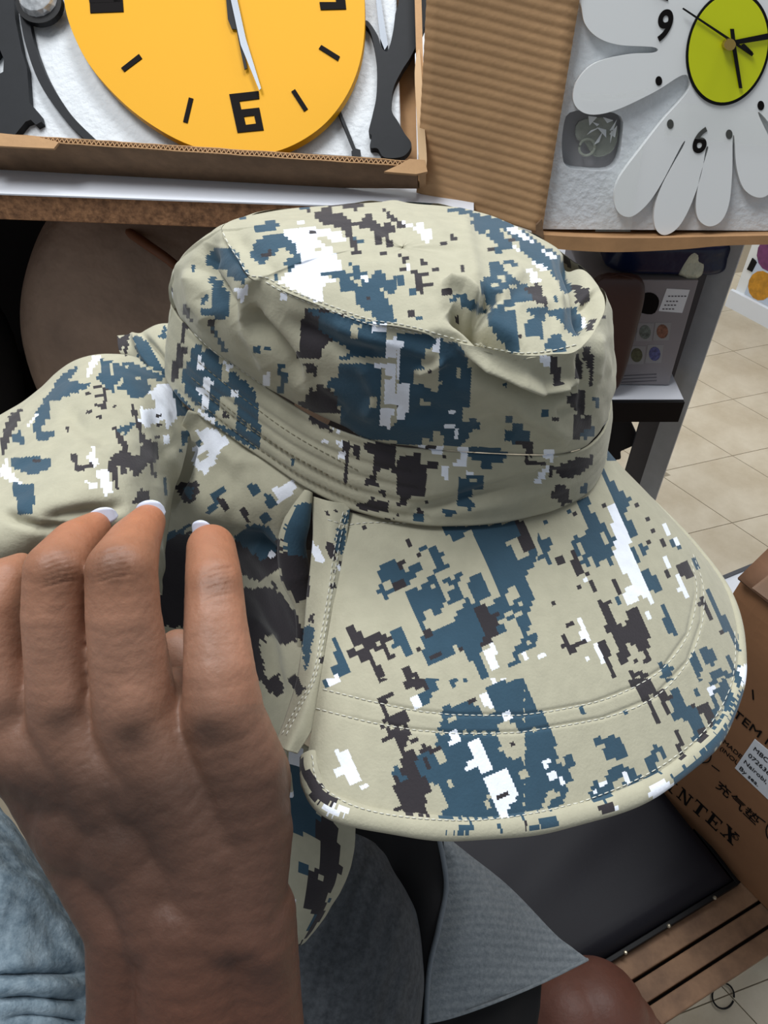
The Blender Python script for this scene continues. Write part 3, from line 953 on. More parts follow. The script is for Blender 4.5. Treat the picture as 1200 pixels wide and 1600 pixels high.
def blob(name, c, rx, ry, rz, m, parent=None, p=2.6, nz=0.08, seed=0, n=(48, 32), yaw=0.0, taper=0.0):
    v, f = [], []
    A, B = n
    rnd = random.Random(seed)
    ph = [rnd.uniform(0, 6.28) for _ in range(8)]
    for j in range(B + 1):
        t = -math.pi / 2 + math.pi * j / B
        for i in range(A):
            a = 2 * math.pi * i / A
            sg = lambda x, e: math.copysign(abs(x) ** e, x)
            e = 2 / p
            x = sg(math.cos(t), e) * sg(math.cos(a), e)
            y = sg(math.cos(t), e) * sg(math.sin(a), e)
            z = sg(math.sin(t), e)
            k = 1 + nz * (math.sin(3 * a + ph[0] + 2 * z) * .5 + math.sin(5 * z + ph[1] + a) * .4 + math.sin(7 * a + ph[2] - 4 * z) * .25)
            k2 = 1 - taper * (z + 1) / 2
            q = Vector((x * rx * k * k2, y * ry * k * k2, z * rz * k))
            q.rotate(Matrix.Rotation(yaw, 3, 'Z'))
            v.append(Vector(c) + q)
    for j in range(B):
        for i in range(A):
            f.append((j * A + i, j * A + (i + 1) % A, (j + 1) * A + (i + 1) % A, (j + 1) * A + i))
    m_ = MB().add(v, f)
    return m_.build(name, m, parent, smooth=True)


bag = empty('leather_bag', (-0.30, 0.98, 0.30), 'large slumped brown leather bag in the dark space under the table', 'bag')
blob('bag_body', (-0.30, 0.99, 0.53), 0.26, 0.16, 0.235, M['bag'], bag, p=2.5, nz=0.03, seed=3, taper=0.3, n=(80, 56))
hp = [P(x, y, d) for x, y, d in ((176, 350, .98), (200, 362, .955), (232, 384, 0.93), (266, 408, 0.93), (300, 440, .95))]
MB().tube(cr([tuple(p) for p in hp], 30), 0.006, 8).build('strap', mat('tan_strap', (120, 74, 48), 0.6), bag, smooth=True)
sack = blob('dark_sack', (-0.685, 0.95, 0.50), 0.13, 0.12, 0.20, M['darkcloth'], None, p=2.4, nz=0.1, seed=8)
tag(sack, 'black cloth sack at the far left under the table', 'sack')

# ================================================================ LEFT CLOCK IN ITS TRAY
th = math.radians(50)
LB = Frame(P(300, 262, 0.68), tx, ty * math.sin(th) + Vector((0, 0, 1)) * math.cos(th))
tray = empty('cardboard_tray', LB.at(0, 0, -0.045), 'open corrugated cardboard box holding the yellow clock', 'box')
TD = 0.036


def slabpoly(fr, pts, w0, w1, name, m, parent, holes=(), smooth=False, bevel=0):
    return slab(fr, pts, w0, w1, holes).build(name, m, parent, smooth, bevel)


# bottom wall: a plate running back from the rim line
def backwall(fr, a, b, depth, thick, name, m, parent, w=0.0, flip=1):
    A, B = fr.px(*a, w), fr.px(*b, w)
    t = (B - A).normalized()
    o = fr.n.cross(t).normalized() * thick * flip
    f = [A, B, B + o, A + o]
    return MB().prism(f, [p - fr.n * depth for p in f]).build(name, m, parent)


A, B = LB.px(-260, 202), LB.px(652, 262)
o = LB.n.cross((B - A).normalized()).normalized() * 0.005
f_ = [A, B, B + o, A + o]
bw = MB().prism(f_, [A - LB.n * 0.098, B - LB.n * TD, B + o - LB.n * TD, A + o - LB.n * 0.098]).build('bottom_wall', M['carddark'], tray)  # shade of the underside is put into the darker cardboard
# right wall
rw = backwall(LB, (655, 262), (648, 0), TD, 0.006, 'right_wall', M['card'], tray, flip=-1)
backwall(LB, (648, 0), (640, -330), TD, 0.006, 'right_wall', M['card'], tray, flip=-1)
backwall(LB, (-260, 202), (-250, -330), TD, 0.005, 'left_wall', M['card'], tray)
backwall(LB, (-250, -330), (640, -330), TD, 0.005, 'top_wall', M['card'], tray)
slabpoly(LB, [(-260, 202), (652, 264), (640, -330), (-250, -330)], -TD - 0.004, -TD, 'back_board', M['card'], tray)
# corrugated cut edge: liners and zigzag fluting on the bottom rim
A0, B0 = LB.px(-40, 216), LB.px(636, 261)
tt = (B0 - A0).normalized()
oo = LB.n.cross(tt).normalized()
ed = MB()
L = (B0 - A0).length
nf = int(L / 0.0042)
for k in range(nf):
    u0, u1, um = k * L / nf, (k + 1) * L / nf, (k + .5) * L / nf
    for (s, e_, h0, h1) in ((u0, um, 0.0004, 0.0040), (um, u1, 0.0040, 0.0004)):
        p, q = A0 + tt * s + oo * h0, A0 + tt * e_ + oo * h1
        dr = (q - p).normalized()
        nn = LB.n.cross(dr) * 0.00035
        ed.prism([p - nn + LB.n * .002, q - nn + LB.n * .002, q + nn + LB.n * .002, p + nn + LB.n * .002],
                 [p - nn - LB.n * .001, q - nn - LB.n * .001, q + nn - LB.n * .001, p + nn - LB.n * .001])
fl = ed.build('fluting', M['card'], tray)
tag(fl, kind='stuff')
lin_ = MB()
for h in (0.0, 0.0046):
    pts_ = [A0 + tt * (L * k / 40) + oo * (h + random.uniform(-.0003, .0003)) + LB.n * .0015 for k in range(41)]
    lin_.tube(pts_, 0.0006, 6)
lin_.build('liner_edge', M['card'], tray)
# torn flaps: left scrap, right corner
slabpoly(LB, [(-40, 206), (0, 208), (60, 214), (92, 222), (84, 232), (40, 230), (-40, 226)], 0.001, 0.0035, 'torn_flap', M['card'], tray)
slabpoly(LB, [(622, 258), (640, 248), (664, 250), (668, 268), (650, 272), (600, 268)], 0.001, 0.004, 'torn_flap', M['card'], tray)
slabpoly(LB, smooth_poly([(655, 76), (659, 120), (662, 180), (667, 252), (660, 262), (655, 255), (651, 180), (648, 110)], 30), 0.0, 0.003, 'rim_edge', mat('pale_cardboard', (196, 164, 126), 0.85), tray)
# foam
foam1 = slab(LB, [(-240, 196), (628, 250), (620, 20), (618, -300), (-230, -310)], -0.0355, -0.020)
fo = foam1.build('polystyrene_insert', M['foam'], None, bevel=0.002)
tag(fo, 'white polystyrene insert behind the yellow clock', 'polystyrene')

clock = empty('wall_clock', LB.px(345, -20, -0.019), 'round yellow wall clock with black numerals and black cut-out side ornaments', 'clock')
ell = [(100, 0), (122, 70), (158, 125), (218, 182), (295, 226), (375, 242), (440, 234), (500, 200), (541, 150), (564, 90), (570, 20),
       (562, -60), (528, -160), (455, -240), (350, -275), (245, -262), (155, -195), (103, -100)]
slabpoly(LB, smooth_poly(ell, 120), -0.0125, -0.004, 'dial', M['yellow'], clock, bevel=0.0008)
WN = (-0.004, -0.0032)
six = slab(LB, [(358, 147), (404, 142), (405, 154), (374, 158), (377, 171), (405, 168), (412, 203), (371, 207)], *WN,
           holes=[[(381, 182), (397, 180), (400, 193), (384, 195)]])
six.build('numeral_six', M['ink'], clock)
MB()
slab(LB, [(140, 5), (189, 3), (172, -60), (120, -55), (127, -30), (168, -32), (178, -8), (138, -6)], *WN).build('numeral_nine', M['ink'], clock)
m_ = slab(LB, [(140, 4), (178, 3), (172, -22), (190, -24), (193, 18), (141, 20)], *WN)
m_.build('numeral_bar', M['ink'], clock)
slab(LB, [(499, 3), (525, 3), (522, -30), (536, -32), (541, 14), (501, 15)], *WN).build('numeral_three', M['ink'], clock)
for q in ([(189, 106), (217, 84), (222, 91), (194, 112)], [(286, 190), (295, 152), (302, 154), (293, 192)],
          [(455, 143), (461, 139), (481, 170), (475, 174)], [(498, 76), (502, 70), (531, 88), (528, 95)]):
    slabpoly(LB, q, *WN, 'hour_mark', M['ink'], clock)
slabpoly(LB, [(348, -60), (362, -60), (372, 46), (362, 45), (356, 30)], -0.002, -0.0012, 'hour_hand', M['black'], clock)
slabpoly(LB, [(355, -30), (366, -30), (375, 50), (386, 106), (382, 109), (372, 60)], -0.001, -0.0002, 'hour_hand', M['black'], clock)
slabpoly(LB, [(352, -40), (362, -40), (384, 60), (408, 138), (405, 141), (376, 70)], 0.0004, 0.0010, 'minute_hand', M['silver'], clock)
slabpoly(LB, smooth_poly([(347, -62), (360, -50), (350, -38), (338, -50)], 20), -0.004, 0.002, 'hub', M['silver'], clock)
WO = (-0.0195, -0.012)
slabpoly(LB, [(-30, -60), (30, -60), (22, 0), (24, 30), (34, 80), (42, 105), (44, 130), (46, 160), (62, 178), (65, 190), (56, 195), (48, 187),
              (40, 190), (22, 212), (0, 210), (-40, 200), (-50, 60)], *WO, 'left_ornament', M['blackmatte'], clock,
         holes=[[(0, 78), (6, 92), (5, 112), (-6, 118), (-10, 90)]])
c1 = cr([(30, 20), (40, 70), (62, 130), (100, 185), (147, 232)], 30)
c2 = cr([(44, 22), (54, 70), (76, 125), (112, 180), (158, 226)], 30)
slabpoly(LB, [tuple(p) for p in c1] + [tuple(p) for p in c2[::-1]], *WO, 'curved_stem', M['blackmatte'], clock)
slabpoly(LB, smooth_poly([(568, 34), (578, 48), (585, 74), (589, 110), (588, 150), (582, 180), (576, 206), (581, 212), (578, 230), (590, 232), (601, 246), (630, 244), (643, 226),
              (632, 208), (622, 190), (612, 172), (614, 140), (628, 110), (642, 88), (660, 50), (668, 20), (672, -60), (640, -90), (624, -60), (623, 0), (618, 20),
              (614, 50), (606, 79), (596, 74), (590, 55), (576, 34)], 140), *WO, 'right_ornament', M['blackmatte'], clock)
slabpoly(LB, [(585, -20), (592, -20), (606, 70), (601, 78), (594, 60)], *WO, 'ornament_blade', M['silver'], clock)
slabpoly(LB, [(525, 168), (529, 165), (556, 232), (563, 234), (563, 252), (550, 252), (549, 236), (552, 234)], *WO, 'thin_stem', M['blackmatte'], clock)
# crystal
cc = LB.px(60, -2, -0.006)
cv = MB()
R_ = 0.018
for kk, (rr, hh) in enumerate(((1.0, 0.0), (0.92, 0.35), (0.62, 0.62), (0.0, 0.72))):
    pass
vs, fs = [], []
rings = [(1.0, 0.0, 16), (0.9, 0.32, 16), (0.55, 0.58, 16)]
for a_, (rr, hh, n_) in enumerate(rings):
    for k in range(n_):
        an = 2 * math.pi * (k + 0.5 * a_) / n_
        vs.append(cc + (LB.x * math.cos(an) + LB.y * math.sin(an)) * rr * R_ + LB.n * hh * R_)
vs.append(cc + LB.n * 0.66 * R_)
for a_ in range(2):
    for k in range(16):
        i0, i1 = a_ * 16 + k, a_ * 16 + (k + 1) % 16
        fs += [(i0, i1, i0 + 16), (i1, i1 + 16, i0 + 16)]
for k in range(16):
    fs.append((32 + k, 32 + (k + 1) % 16, 48))
cv.add(vs, fs).build('crystal', M['crystal'], clock)
slabpoly(LB, [tuple(p) for p in cr([(60 + 36 * math.cos(a), 3 + 33 * math.sin(a)) for a in np.linspace(0, 6.0, 16)], 32, True)], -0.012, -0.006, 'crystal_setting', M['black'], clock)

# ================================================================ RIGHT CLOCK IN ITS BOX
th = math.radians(12)
RB = Frame(P(845, 362, 0.685), Vector((math.cos(math.radians(-6)), math.sin(math.radians(-6)), 0)),
           Vector((math.sin(math.radians(6)), math.cos(math.radians(6)), 0)) * math.sin(th) + Vector((0, 0, 1)) * math.cos(th))
box2 = empty('clock_box', RB.at(0.2, 0, -0.05), 'brown corrugated cardboard box with raised side holding the white flower clock', 'box')
# raised corrugated flap between the two clocks
a, b = on_z(652, 299, TZ + 0.001), RB.px(846, 364, -0.004)
up = (RB.px(905, 0, -0.004) - RB.px(846, 364, -0.004))
upn = up.normalized()
upl = Vector((0.02, 0.02, 1)).normalized()
nu, nv = 12, 330
vs, fs = [], []
fn = (b - a).cross(Vector((0, 0, 1))).normalized()
for j in range(nv + 1):
    for i in range(nu + 1):
        s = i / nu
        h = j / nv * 0.42
        p = a.lerp(b, s) + (upl.lerp(upn, s)) * h
        p += fn * (0.00035 * math.sin(h / 0.0078 * 2 * math.pi + 0.5 * math.sin(s * 5 + h * 20)) + 0.002 * math.sin(s * 3.1) * math.sin(h * 9))
        vs.append(p)
for j in range(nv):
    for i in range(nu):
        q = j * (nu + 1) + i
        fs.append((q, q + 1, q + nu + 2, q + nu + 1))
flap = MB().add(vs, fs).build('side_flap', M['card'], box2, smooth=True)
sm = flap.modifiers.new('solid', 'SOLIDIFY')
sm.thickness = 0.004
sm.offset = 0
# lower rim of the box
low = cr([(838, 366), (900, 370), (1000, 372), (1100, 370), (1210, 368), (1420, 366)], 40)
low2 = cr([(836, 384), (880, 390), (960, 394), (1060, 390), (1130, 384), (1210, 382), (1420, 380)], 40)
slabpoly(RB, [tuple(p) for p in low] + [tuple(p) for p in low2[::-1]], -0.06, 0.002, 'bottom_wall', mat('rim_cardboard', (176, 134, 92), 0.85, noise=(25, 0.25)), box2)
slabpoly(RB, [(846, 362), (1420, 364), (1400, -330), (925, -330)], -0.062, -0.058, 'back_board', M['card'], box2)
slabpoly(RB, [(838, 352), (847, 342), (850, 372), (838, 374)], -0.003, 0.003, 'torn_corner', M['carddark'], box2)
foam2 = slab(RB, [(845, 358), (852, 320), (864, 240), (884, 110), (903, 0), (940, -250), (1400, -250), (1410, 362)], -0.058, -0.012,
             holes=[smooth_poly([(890, 176), (930, 172), (970, 182), (972, 215), (966, 250), (950, 266), (915, 266), (885, 260), (878, 235), (880, 200)], 30)])
fo2 = foam2.build('polystyrene_insert', M['foam'], None, bevel=0.003)
tag(fo2, 'white polystyrene insert behind the white flower clock', 'polystyrene')
fbk = slabpoly(RB, [(860, 160), (990, 170), (985, 285), (860, 280)], -0.0578, -0.030, 'recess_floor', mat('grey_foam', (150, 148, 150), 0.8, bump=(90, .4)), fo2)
# sachet of screws in the recess
sach = slab(RB, smooth_poly([(905, 190), (945, 184), (965, 200), (958, 235), (930, 245), (915, 225), (900, 215)], 24), -0.030, -0.024)
so = sach.build('screw_sachet', M['film'], None)
tag(so, 'small clear plastic sachet in the recess of the polystyrene', 'sachet')
ringc = RB.px(917, 230, -0.022)
rp = [ringc + (RB.x * math.cos(a_) + RB.y * math.sin(a_)) * 0.0065 for a_ in np.linspace(0, 2 * math.pi, 25)]
MB().tube(rp, 0.0012, 6).build('plastic_ring', M['film'], so, smooth=True)
glint = MB()  # pale triangles stand in for glints on the crinkled film
rr = random.Random(5)
for k in range(9):
    u_, v_ = RB.uv(940 + rr.uniform(-16, 18), 205 + rr.uniform(-14, 14), -0.022)
    q = [RB.at(u_ + rr.uniform(-.006, .006), v_ + rr.uniform(-.006, .006), -0.022 + rr.uniform(0, .006)) for _ in range(3)]
    glint.add(q, [(0, 1, 2)])
glint.build('crinkle_glint', mat('crinkled_film', (235, 238, 240), 0.2), so)

fclock = empty('flower_clock', RB.px(1138, 75, -0.012), 'white flower-shaped wall clock with lime green dial', 'clock')
raw = [(600, -200), (560, -60), (575, 20), (588, 80), (630, 125), (700, 150), (818, 158), (820, 176), (730, 182), (620, 212), (562, 270), (547, 330), (570, 370),
       (620, 384), (700, 365), (820, 308), (920, 250), (935, 300), (850, 400), (780, 490), (700, 600), (686, 670), (700, 712), (740, 726), (790, 690), (840, 620), (912, 484),
       (916, 492), (850, 610), (820, 700), (824, 765), (855, 787), (900, 760), (940, 690), (975, 590), (992, 500), (999, 503), (970, 600), (959, 690), (970, 738), (1005, 758), (1045, 738), (1070, 680), (1080, 580),
       (1082, 465), (1088, 465), (1095, 560), (1118, 630), (1160, 660), (1200, 652), (1235, 600), (1225, 510), (1170, 388), (1180, 384), (1240, 450), (1330, 500), (1400, 480), (1410, 400), (1350, 330), (1260, 270),
       (1280, 255), (1400, 270), (1460, 200), (1400, 140), (1290, 110), (1320, 20), (1380, -120), (1250, -200), (1150, -260), (1000, -280), (800, -260)]
out = smooth_poly([(640 + x * .46667, y * .46667) for x, y in raw], 460)
slabpoly(RB, out, -0.0118, -0.004, 'petals', M['white'], fclock, bevel=0.0006)
el = [(1138 + 66 * math.cos(t) + 10 * math.sin(t) * 0, 75 + 89 * math.sin(t) - 14 * math.cos(t)) for t in np.linspace(0, 2 * math.pi, 64, endpoint=False)]
el2 = [(1138 + 62 * math.cos(t), 75 + 84 * math.sin(t) - 13 * math.cos(t)) for t in np.linspace(0, 2 * math.pi, 64, endpoint=False)]
slabpoly(RB, el, -0.004, -0.0022, 'dial_rim', M['black'], fclock)
slabpoly(RB, el2, -0.0022, -0.0012, 'dial', M['lime'], fclock)
for q, nm in (([(1141, 45), (1147, 45), (1150, 72), (1160, 138), (1155, 138), (1144, 74)], 'hour_hand'),
              ([(1136, 72), (1136, 65), (1200, 52), (1240, 44), (1240, 52), (1198, 62)], 'minute_hand'),
              ([(1066, 14), (1068, 12), (1178, 84), (1175, 88)], 'second_hand')):
    slabpoly(RB, q, 0.0006, 0.0014, nm, M['black'], fclock)
slabpoly(RB, [(1158, 70), (1163, 68), (1177, 82), (1172, 86)], 0.0006, 0.0014, 'hand_tail', M['black'], fclock)
slabpoly(RB, smooth_poly([(1131, 70), (1138, 61), (1146, 62), (1150, 70), (1145, 78), (1136, 78)], 20), -0.001, 0.006, 'brass_hub', mat('brass', (190, 160, 90), 0.3, 0.9), fclock)
for x, y in ((1029.5, 126.5), (1047.5, 194), (1139.5, 210), (1189, 165)):
    slabpoly(RB, [(x + 5.2 * math.cos(t), y + 7.5 * math.sin(t)) for t in np.linspace(0, 2 * math.pi, 18, endpoint=False)], -0.004, -0.0034, 'hour_dot', M['ink'], fclock)
lx = (RB.x * 0.72).normalized()
text_mb(RB, '9', 1022, 62, 0.0205, -0.0038, xs=0.85, bold=.035).build('numeral_nine', M['ink'], fclock)
text_mb(RB, '6', 1079, 237, 0.019, -0.0038, xs=0.9, bold=.035).build('numeral_six', M['ink'], fclock)
slabpoly(RB, [(1006, -40), (1040, -40), (1044, 2), (1030, -4)], -0.0038, -0.0032, 'numeral_ten', M['ink'], fclock)
# clear tape across
for q in ([(1040, 182), (1062, 160), (1210, 178), (1210, 232), (1140, 222), (1038, 212)], [(938, 290), (1010, 200), (985, 362), (930, 362)],
          [(905, 146), (960, 148), (1012, 138), (1010, 150), (930, 158), (904, 152)]):
    o = slabpoly(RB, q, 0.0, 0.0003, 'clear_tape', M['tape'], fo2)

# ================================================================ METAL RACK (right)
post_top, post_bot = P(1119, 392, 0.742), None
rack = empty('metal_rack', (0.31, 0.70, 0.0), 'grey steel angle post and white shelf to the right of the hat', 'rack')
px0 = P(1070, 590, 0.842)
pz = Vector((0, 0, 1))
PXc, PYc = 0.330, 0.706


def post(x0, x1, y0, y1, name, m, z0=0.0, z1=0.8175):
    return MB().box(((x0 + x1) / 2, (y0 + y1) / 2, (z0 + z1) / 2), ((x1 - x0) / 2, 0, 0), (0, (y1 - y0) / 2, 0), (0, 0, (z1 - z0) / 2)).build(name, m, rack, bevel=0.0006)


pq = MB()
post(0.302, 0.326, 0.716, 0.719, 'post_flange', M['steeldark'])  # darker steel copy: this flange's shade is in its colour
pr = MB()
A_, B_ = Vector((0.326, 0.719, 0)), Vector((0.345, 0.700, 0))
nn_ = (B_ - A_).cross(pz).normalized() * 0.0025
pr.prism([A_, B_, B_ + nn_, A_ + nn_], [v + pz * 0.8175 for v in (A_, B_, B_ + nn_, A_ + nn_)])
pr.build('post_flange', M['steel'], rack)
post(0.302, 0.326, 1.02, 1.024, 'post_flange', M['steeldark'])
SZ = 0.655
MB().box((0.26, 0.86, 0.821), (0.085, 0, 0), (0, 0.15, 0), (0, 0, 0.003)).build('top_board', M['steeldark'], rack)
sh = MB().box((0.165, 0.845, SZ - 0.001), (0.155, 0, 0), (0, 0.18, 0), (0, 0, 0.0012)).build('shelf_board', M['laminate'], rack)
MB().box((0.165, 0.6625, SZ - 0.0135), (0.155, 0, 0), (0, 0.0025, 0), (0, 0, 0.013)).build('shelf_lip', M['black'], rack)
for x, z in ((0.309, 0.637), (0.336, 0.50), (0.336, 0.56)):
    MB().tube([(x, 0.7175, z), (x, 0.714, z)], 0.0018, 8).build('screw', M['silver'], rack)

# carton with product pictures
CF = Frame(on_z(955, 607, SZ + 0.0008) + Vector((0, 0.006, 0)), Vector((1, -0.02, 0)), Vector((0.0, 0.06, 1)))
cart = empty('product_carton', CF.at(0.05, 0, 0), 'grey printed carton standing on the white rack shelf', 'carton')
u1, v1 = CF.uv(1046, 598)
_, vt = CF.uv(1090, 438)
ul = -0.05
cq = [CF.at(ul, 0.001), CF.at(u1, 0.001), CF.at(u1, vt), CF.at(ul, vt)]
MB().prism(cq, [p - CF.n * 0.10 for p in cq]).build('carton_body', M['carton'], cart, bevel=0.001)
slabpoly(CF, [(1029, 486), (1042, 451), (1078, 453), (1066, 489)], 0.0, 0.0004, 'white_label', M['paper'], cart)
slabpoly(CF, smooth_poly([(992, 476), (1003, 460), (1020, 458), (1030, 470), (1022, 490), (1000, 488)], 20), 0.0, 0.0004, 'printed_lamp_picture', M['ink'], cart)
for (x, y), c_ in (((1007, 519), (120, 132, 126)), ((1034, 518), (150, 104, 84)), ((994, 555), (96, 100, 74)), ((1022, 553), (96, 102, 156))):
    slabpoly(CF, [(x - 14, y + 14), (x - 10, y - 14), (x + 15, y - 14), (x + 11, y + 14)], 0.0, 0.0003, 'printed_photo', mat('photo_ground', (150, 150, 152), 0.5), cart)
    slabpoly(CF, [(x + 1 + 9 * math.cos(t), y + 11 * math.sin(t)) for t in np.linspace(0, 6.28, 14, endpoint=False)], 0.0003, 0.0006, 'printed_photo', mat('photo_print', c_, 0.5, noise=(300, 0.6)), cart)
tl = MB()
for k, (y, n_) in enumerate(((462, 6), (470, 4), (476, 4), (482, 4))):
    for i in range(n_):
        x = 1044 - k * 3 + i * 5
        q = [CF.px(x, y, .0006), CF.px(x + 3.4, y, .0006), CF.px(x + 3.4, y + 1.8, .0006), CF.px(x, y + 1.8, .0006)]
        tl.prism(q, [p - CF.n * .0002 for p in q])
for y in (587, 592, 597):
    q = [CF.px(970, y, .0004), CF.px(1026, y - 3, .0004), CF.px(1026, y - 1.6, .0004), CF.px(970, y + 1.4, .0004)]
    tl.prism(q, [p - CF.n * .0002 for p in q])
tag(tl.build('fine_print', mat('grey_ink', (96, 94, 100), 0.7), cart), kind='stuff')
# navy package on the carton and clear bag beside it
ct = CF.at(u1 * .35, vt, -0.05).z
nb = blob('navy_package', (CF.at(0.035, 0, -0.05).x, CF.at(0, 0, -0.05).y + 0.005, ct + 0.0205), 0.062, 0.045, 0.019, M['blue'], None, p=5, nz=0.03, seed=2)
tag(nb, 'navy blue wrapped package lying on top of the grey carton', 'package')
cbp = CF.px(1062, 415, -0.02)
cb = blob('clear_bag', (cbp.x + 0.008, cbp.y, ct + 0.0205), 0.018, 0.02, 0.0195, mat('pale_film', (200, 204, 184), 0.35, bump=(90, .6, .01)), None, p=3.2, nz=0.1, seed=4, taper=0.2)
tag(cb, 'small pale plastic bag on the corner of the grey carton', 'bag')
wq = CF.px(935, 500, 0.0)
wl = blob('brown_pouch', (CF.at(-0.022, 0, 0).x, CF.at(0, 0, 0.014).y, SZ + 0.07), 0.028, 0.010, 0.068, mat('reddish_brown_vinyl', (62, 40, 36), 0.5), None, p=5, nz=0.01, seed=1)
tag(wl, 'reddish brown rounded pouch standing against the grey carton behind the hat', 'pouch')
# black plastic bag below the shelf
bb = MB()
bf = Frame(P(960, 680, 0.93), (1, 0, 0), (0, 0.15, 1))
bkb = slab(bf, [(915, 632), (978, 640), (1002, 692), (970, 706), (971, 718), (950, 722), (973, 742), (925, 730), (905, 700)], -0.04, 0).build('black_bag', M['darkcloth'], None, bevel=0.002)
tag(bkb, 'crumpled black bag hanging under the white rack shelf', 'bag')

# ================================================================ PICTURE PANEL far right
D0, D1 = on_z(1141, 478, 0), on_z(1205, 512, 0)
dx = (D1 - D0).normalized()
DF = Frame(D0, dx, (0, 0, 1))
if DF.n.dot(CAM - D0) < 0:
    DF = Frame(D0, dx, (0, 0, 1))
pan = empty('display_cabinet', D0 + dx * 0.4, 'white cabinet base covered with colourful food pictures at the right edge', 'cabinet')
q = [DF.at(0, 0), DF.at(0.9, 0), DF.at(0.9, 0.9), DF.at(0, 0.9)]
MB().prism(q, [p - DF.n * 0.05 for p in q]).build('panel', M['white'], pan)
q = [DF.at(-0.01, 0, 0.012), DF.at(0.9, 0, 0.012), DF.at(0.9, 0.05, 0.012), DF.at(-0.01, 0.05, 0.012)]
MB().prism(q, [p - DF.n * 0.012 for p in q]).build('skirting', M['paper'], pan)
q = [DF.at(0.03, 0.055, 0.003), DF.at(0.88, 0.055, 0.003), DF.at(0.88, 0.85, 0.003), DF.at(0.03, 0.85, 0.003)]
MB().prism(q, [p - DF.n * 0.003 for p in q]).build('poster', mat('poster_ground', (196, 208, 226), 0.4), pan)
rr = random.Random(9)
cols = [(214, 150, 40), (150, 60, 80), (70, 96, 170), (196, 60, 56), (230, 220, 200), (120, 60, 110), (226, 180, 60), (90, 130, 180)]
pm = [mat('poster_print', c_, 0.4, noise=(60, 0.35)) for c_ in cols]
for i in range(9):
    for j in range(7):
        u_, v_ = 0.068 + i * 0.085 + rr.uniform(-.01, .01), 0.098 + j * 0.09 + rr.uniform(-.01, .01)
        ru = rr.uniform(.036, .047)
        q = [DF.at(u_ + ru * math.cos(t), v_ + ru * 1.1 * math.sin(t), .0038) for t in np.linspace(0, 6.283, 14, endpoint=False)]
        MB().prism(q, [p - DF.n * .0006 for p in q]).build('food_picture', pm[rr.randrange(8)], pan)
for v_ in (0.12, 0.22):
    q = [DF.at(0.012, v_, .004), DF.at(0.03, v_, .004), DF.at(0.034, v_ + .03, .004), DF.at(0.016, v_ + .035, .004)]
    MB().prism(q, [p - DF.n * .003 for p in q]).build('black_clip', M['black'], pan)

# ================================================================ BENCH
BZ = 0.47
bcor = on_z(1155, 1366, BZ)
ba = Vector((-0.896, -0.44, 0)).normalized()
bb_ = Vector((-0.44, 0.896, 0)).normalized()
bench = empty('slatted_bench', (bcor.x - 0.1, bcor.y + 0.1, 0), 'low wooden slatted bench under the black pad and the printed carton', 'bench')


def bbox(a0, a1, b0, b1, z0, z1, name, m, parent=None, bevel=0.001):
    c = Vector((bcor.x, bcor.y, 0)) + ba * ((a0 + a1) / 2) + bb_ * ((b0 + b1) / 2) + Vector((0, 0, (z0 + z1) / 2))
    return MB().box(c, ba * ((a1 - a0) / 2), bb_ * ((b1 - b0) / 2), Vector((0, 0, (z1 - z0) / 2))).build(name, m, parent, bevel=bevel)


st = 0.447
b0 = -0.0555
for k in range(12):
    wv = [0.0145, 0.0155, 0.018, 0.024][min(k, 3)]
    bbox(-0.32, 0.52, b0, b0 + wv, st - 0.012 - 0.001 * (k % 3), st - 0.0012 * (k % 2), 'slat', M['wood'], bench)
    b0 += wv + 0.0025
bbox(-0.32, 0.52, -0.050, 0.23, st - 0.024, st - 0.0148, 'gap_shade_board', M['darkpanel'], bench)  # dark board added to make the gaps between slats look shaded
for u in (-0.28, 0.1, 0.48):
    bbox(u - 0.02, u + 0.02, -0.045, 0.23, st - 0.050, st - 0.0245, 'rail', M['wood'], bench)
for u in (-0.28, 0.48):
    for v in (-0.02, 0.21):
        bbox(u - 0.02, u + 0.02, v - 0.02, v + 0.02, 0.0, st - 0.0505, 'leg', M['wood'], bench)
pad = empty('seat_pad', (bcor.x - 0.2, bcor.y + 0.1, st), 'black leatherette seat pad nailed to the slatted bench', 'seat pad')
# padded top with soft edges
nu, nv = 60, 36
vs, fs = [], []
PW, PD = 0.50, 0.225
for j in range(nv + 1):
    for i in range(nu + 1):
        a_, b2 = i / nu, j / nv
        ex = min(a_, 1 - a_) * PW
        ey = min(b2, 1 - b2) * PD
        e_ = min(ex, ey)
        h = 0.0155 * min(1, math.sqrt(max(0, 1 - (1 - min(e_ / 0.012, 1)) ** 2)))
        h += 0.0012 * math.sin(a_ * 19 + b2 * 7) * min(1, e_ / .03) - 0.0009 * math.sin(b2 * 23 + a_ * 11) * min(1, e_ / .03)
        c = Vector((bcor.x, bcor.y, 0)) + ba * (a_ * PW) + bb_ * (b2 * PD)
        vs.append(c + Vector((0, 0, st + 0.006 + h)))
for j in range(nv):
    for i in range(nu):
        q = j * (nu + 1) + i
        fs.append((q, q + 1, q + nu + 2, q + nu + 1))
nb_ = len(vs)
rim = [i for i in range(nu + 1)] + [j * (nu + 1) + nu for j in range(1, nv + 1)] + [nv * (nu + 1) + i for i in range(nu - 1, -1, -1)] + [j * (nu + 1) for j in range(nv - 1, 0, -1)]
for i in rim:
    v = vs[i].copy()
    v.z = st + 0.0012
    vs.append(v)
k_ = len(rim)
for i in range(k_):
    fs.append((rim[i], nb_ + i, nb_ + (i + 1) % k_, rim[(i + 1) % k_]))
fs.append(tuple(nb_ + i for i in range(k_)))
MB().add(vs, fs).build('cushion', M['leather'], pad, smooth=True)
bbox(-0.001, PW, -0.004, 0.0, st + 0.001, st + 0.0085, 'nailed_strip', M['black'], pad, bevel=0.0005)
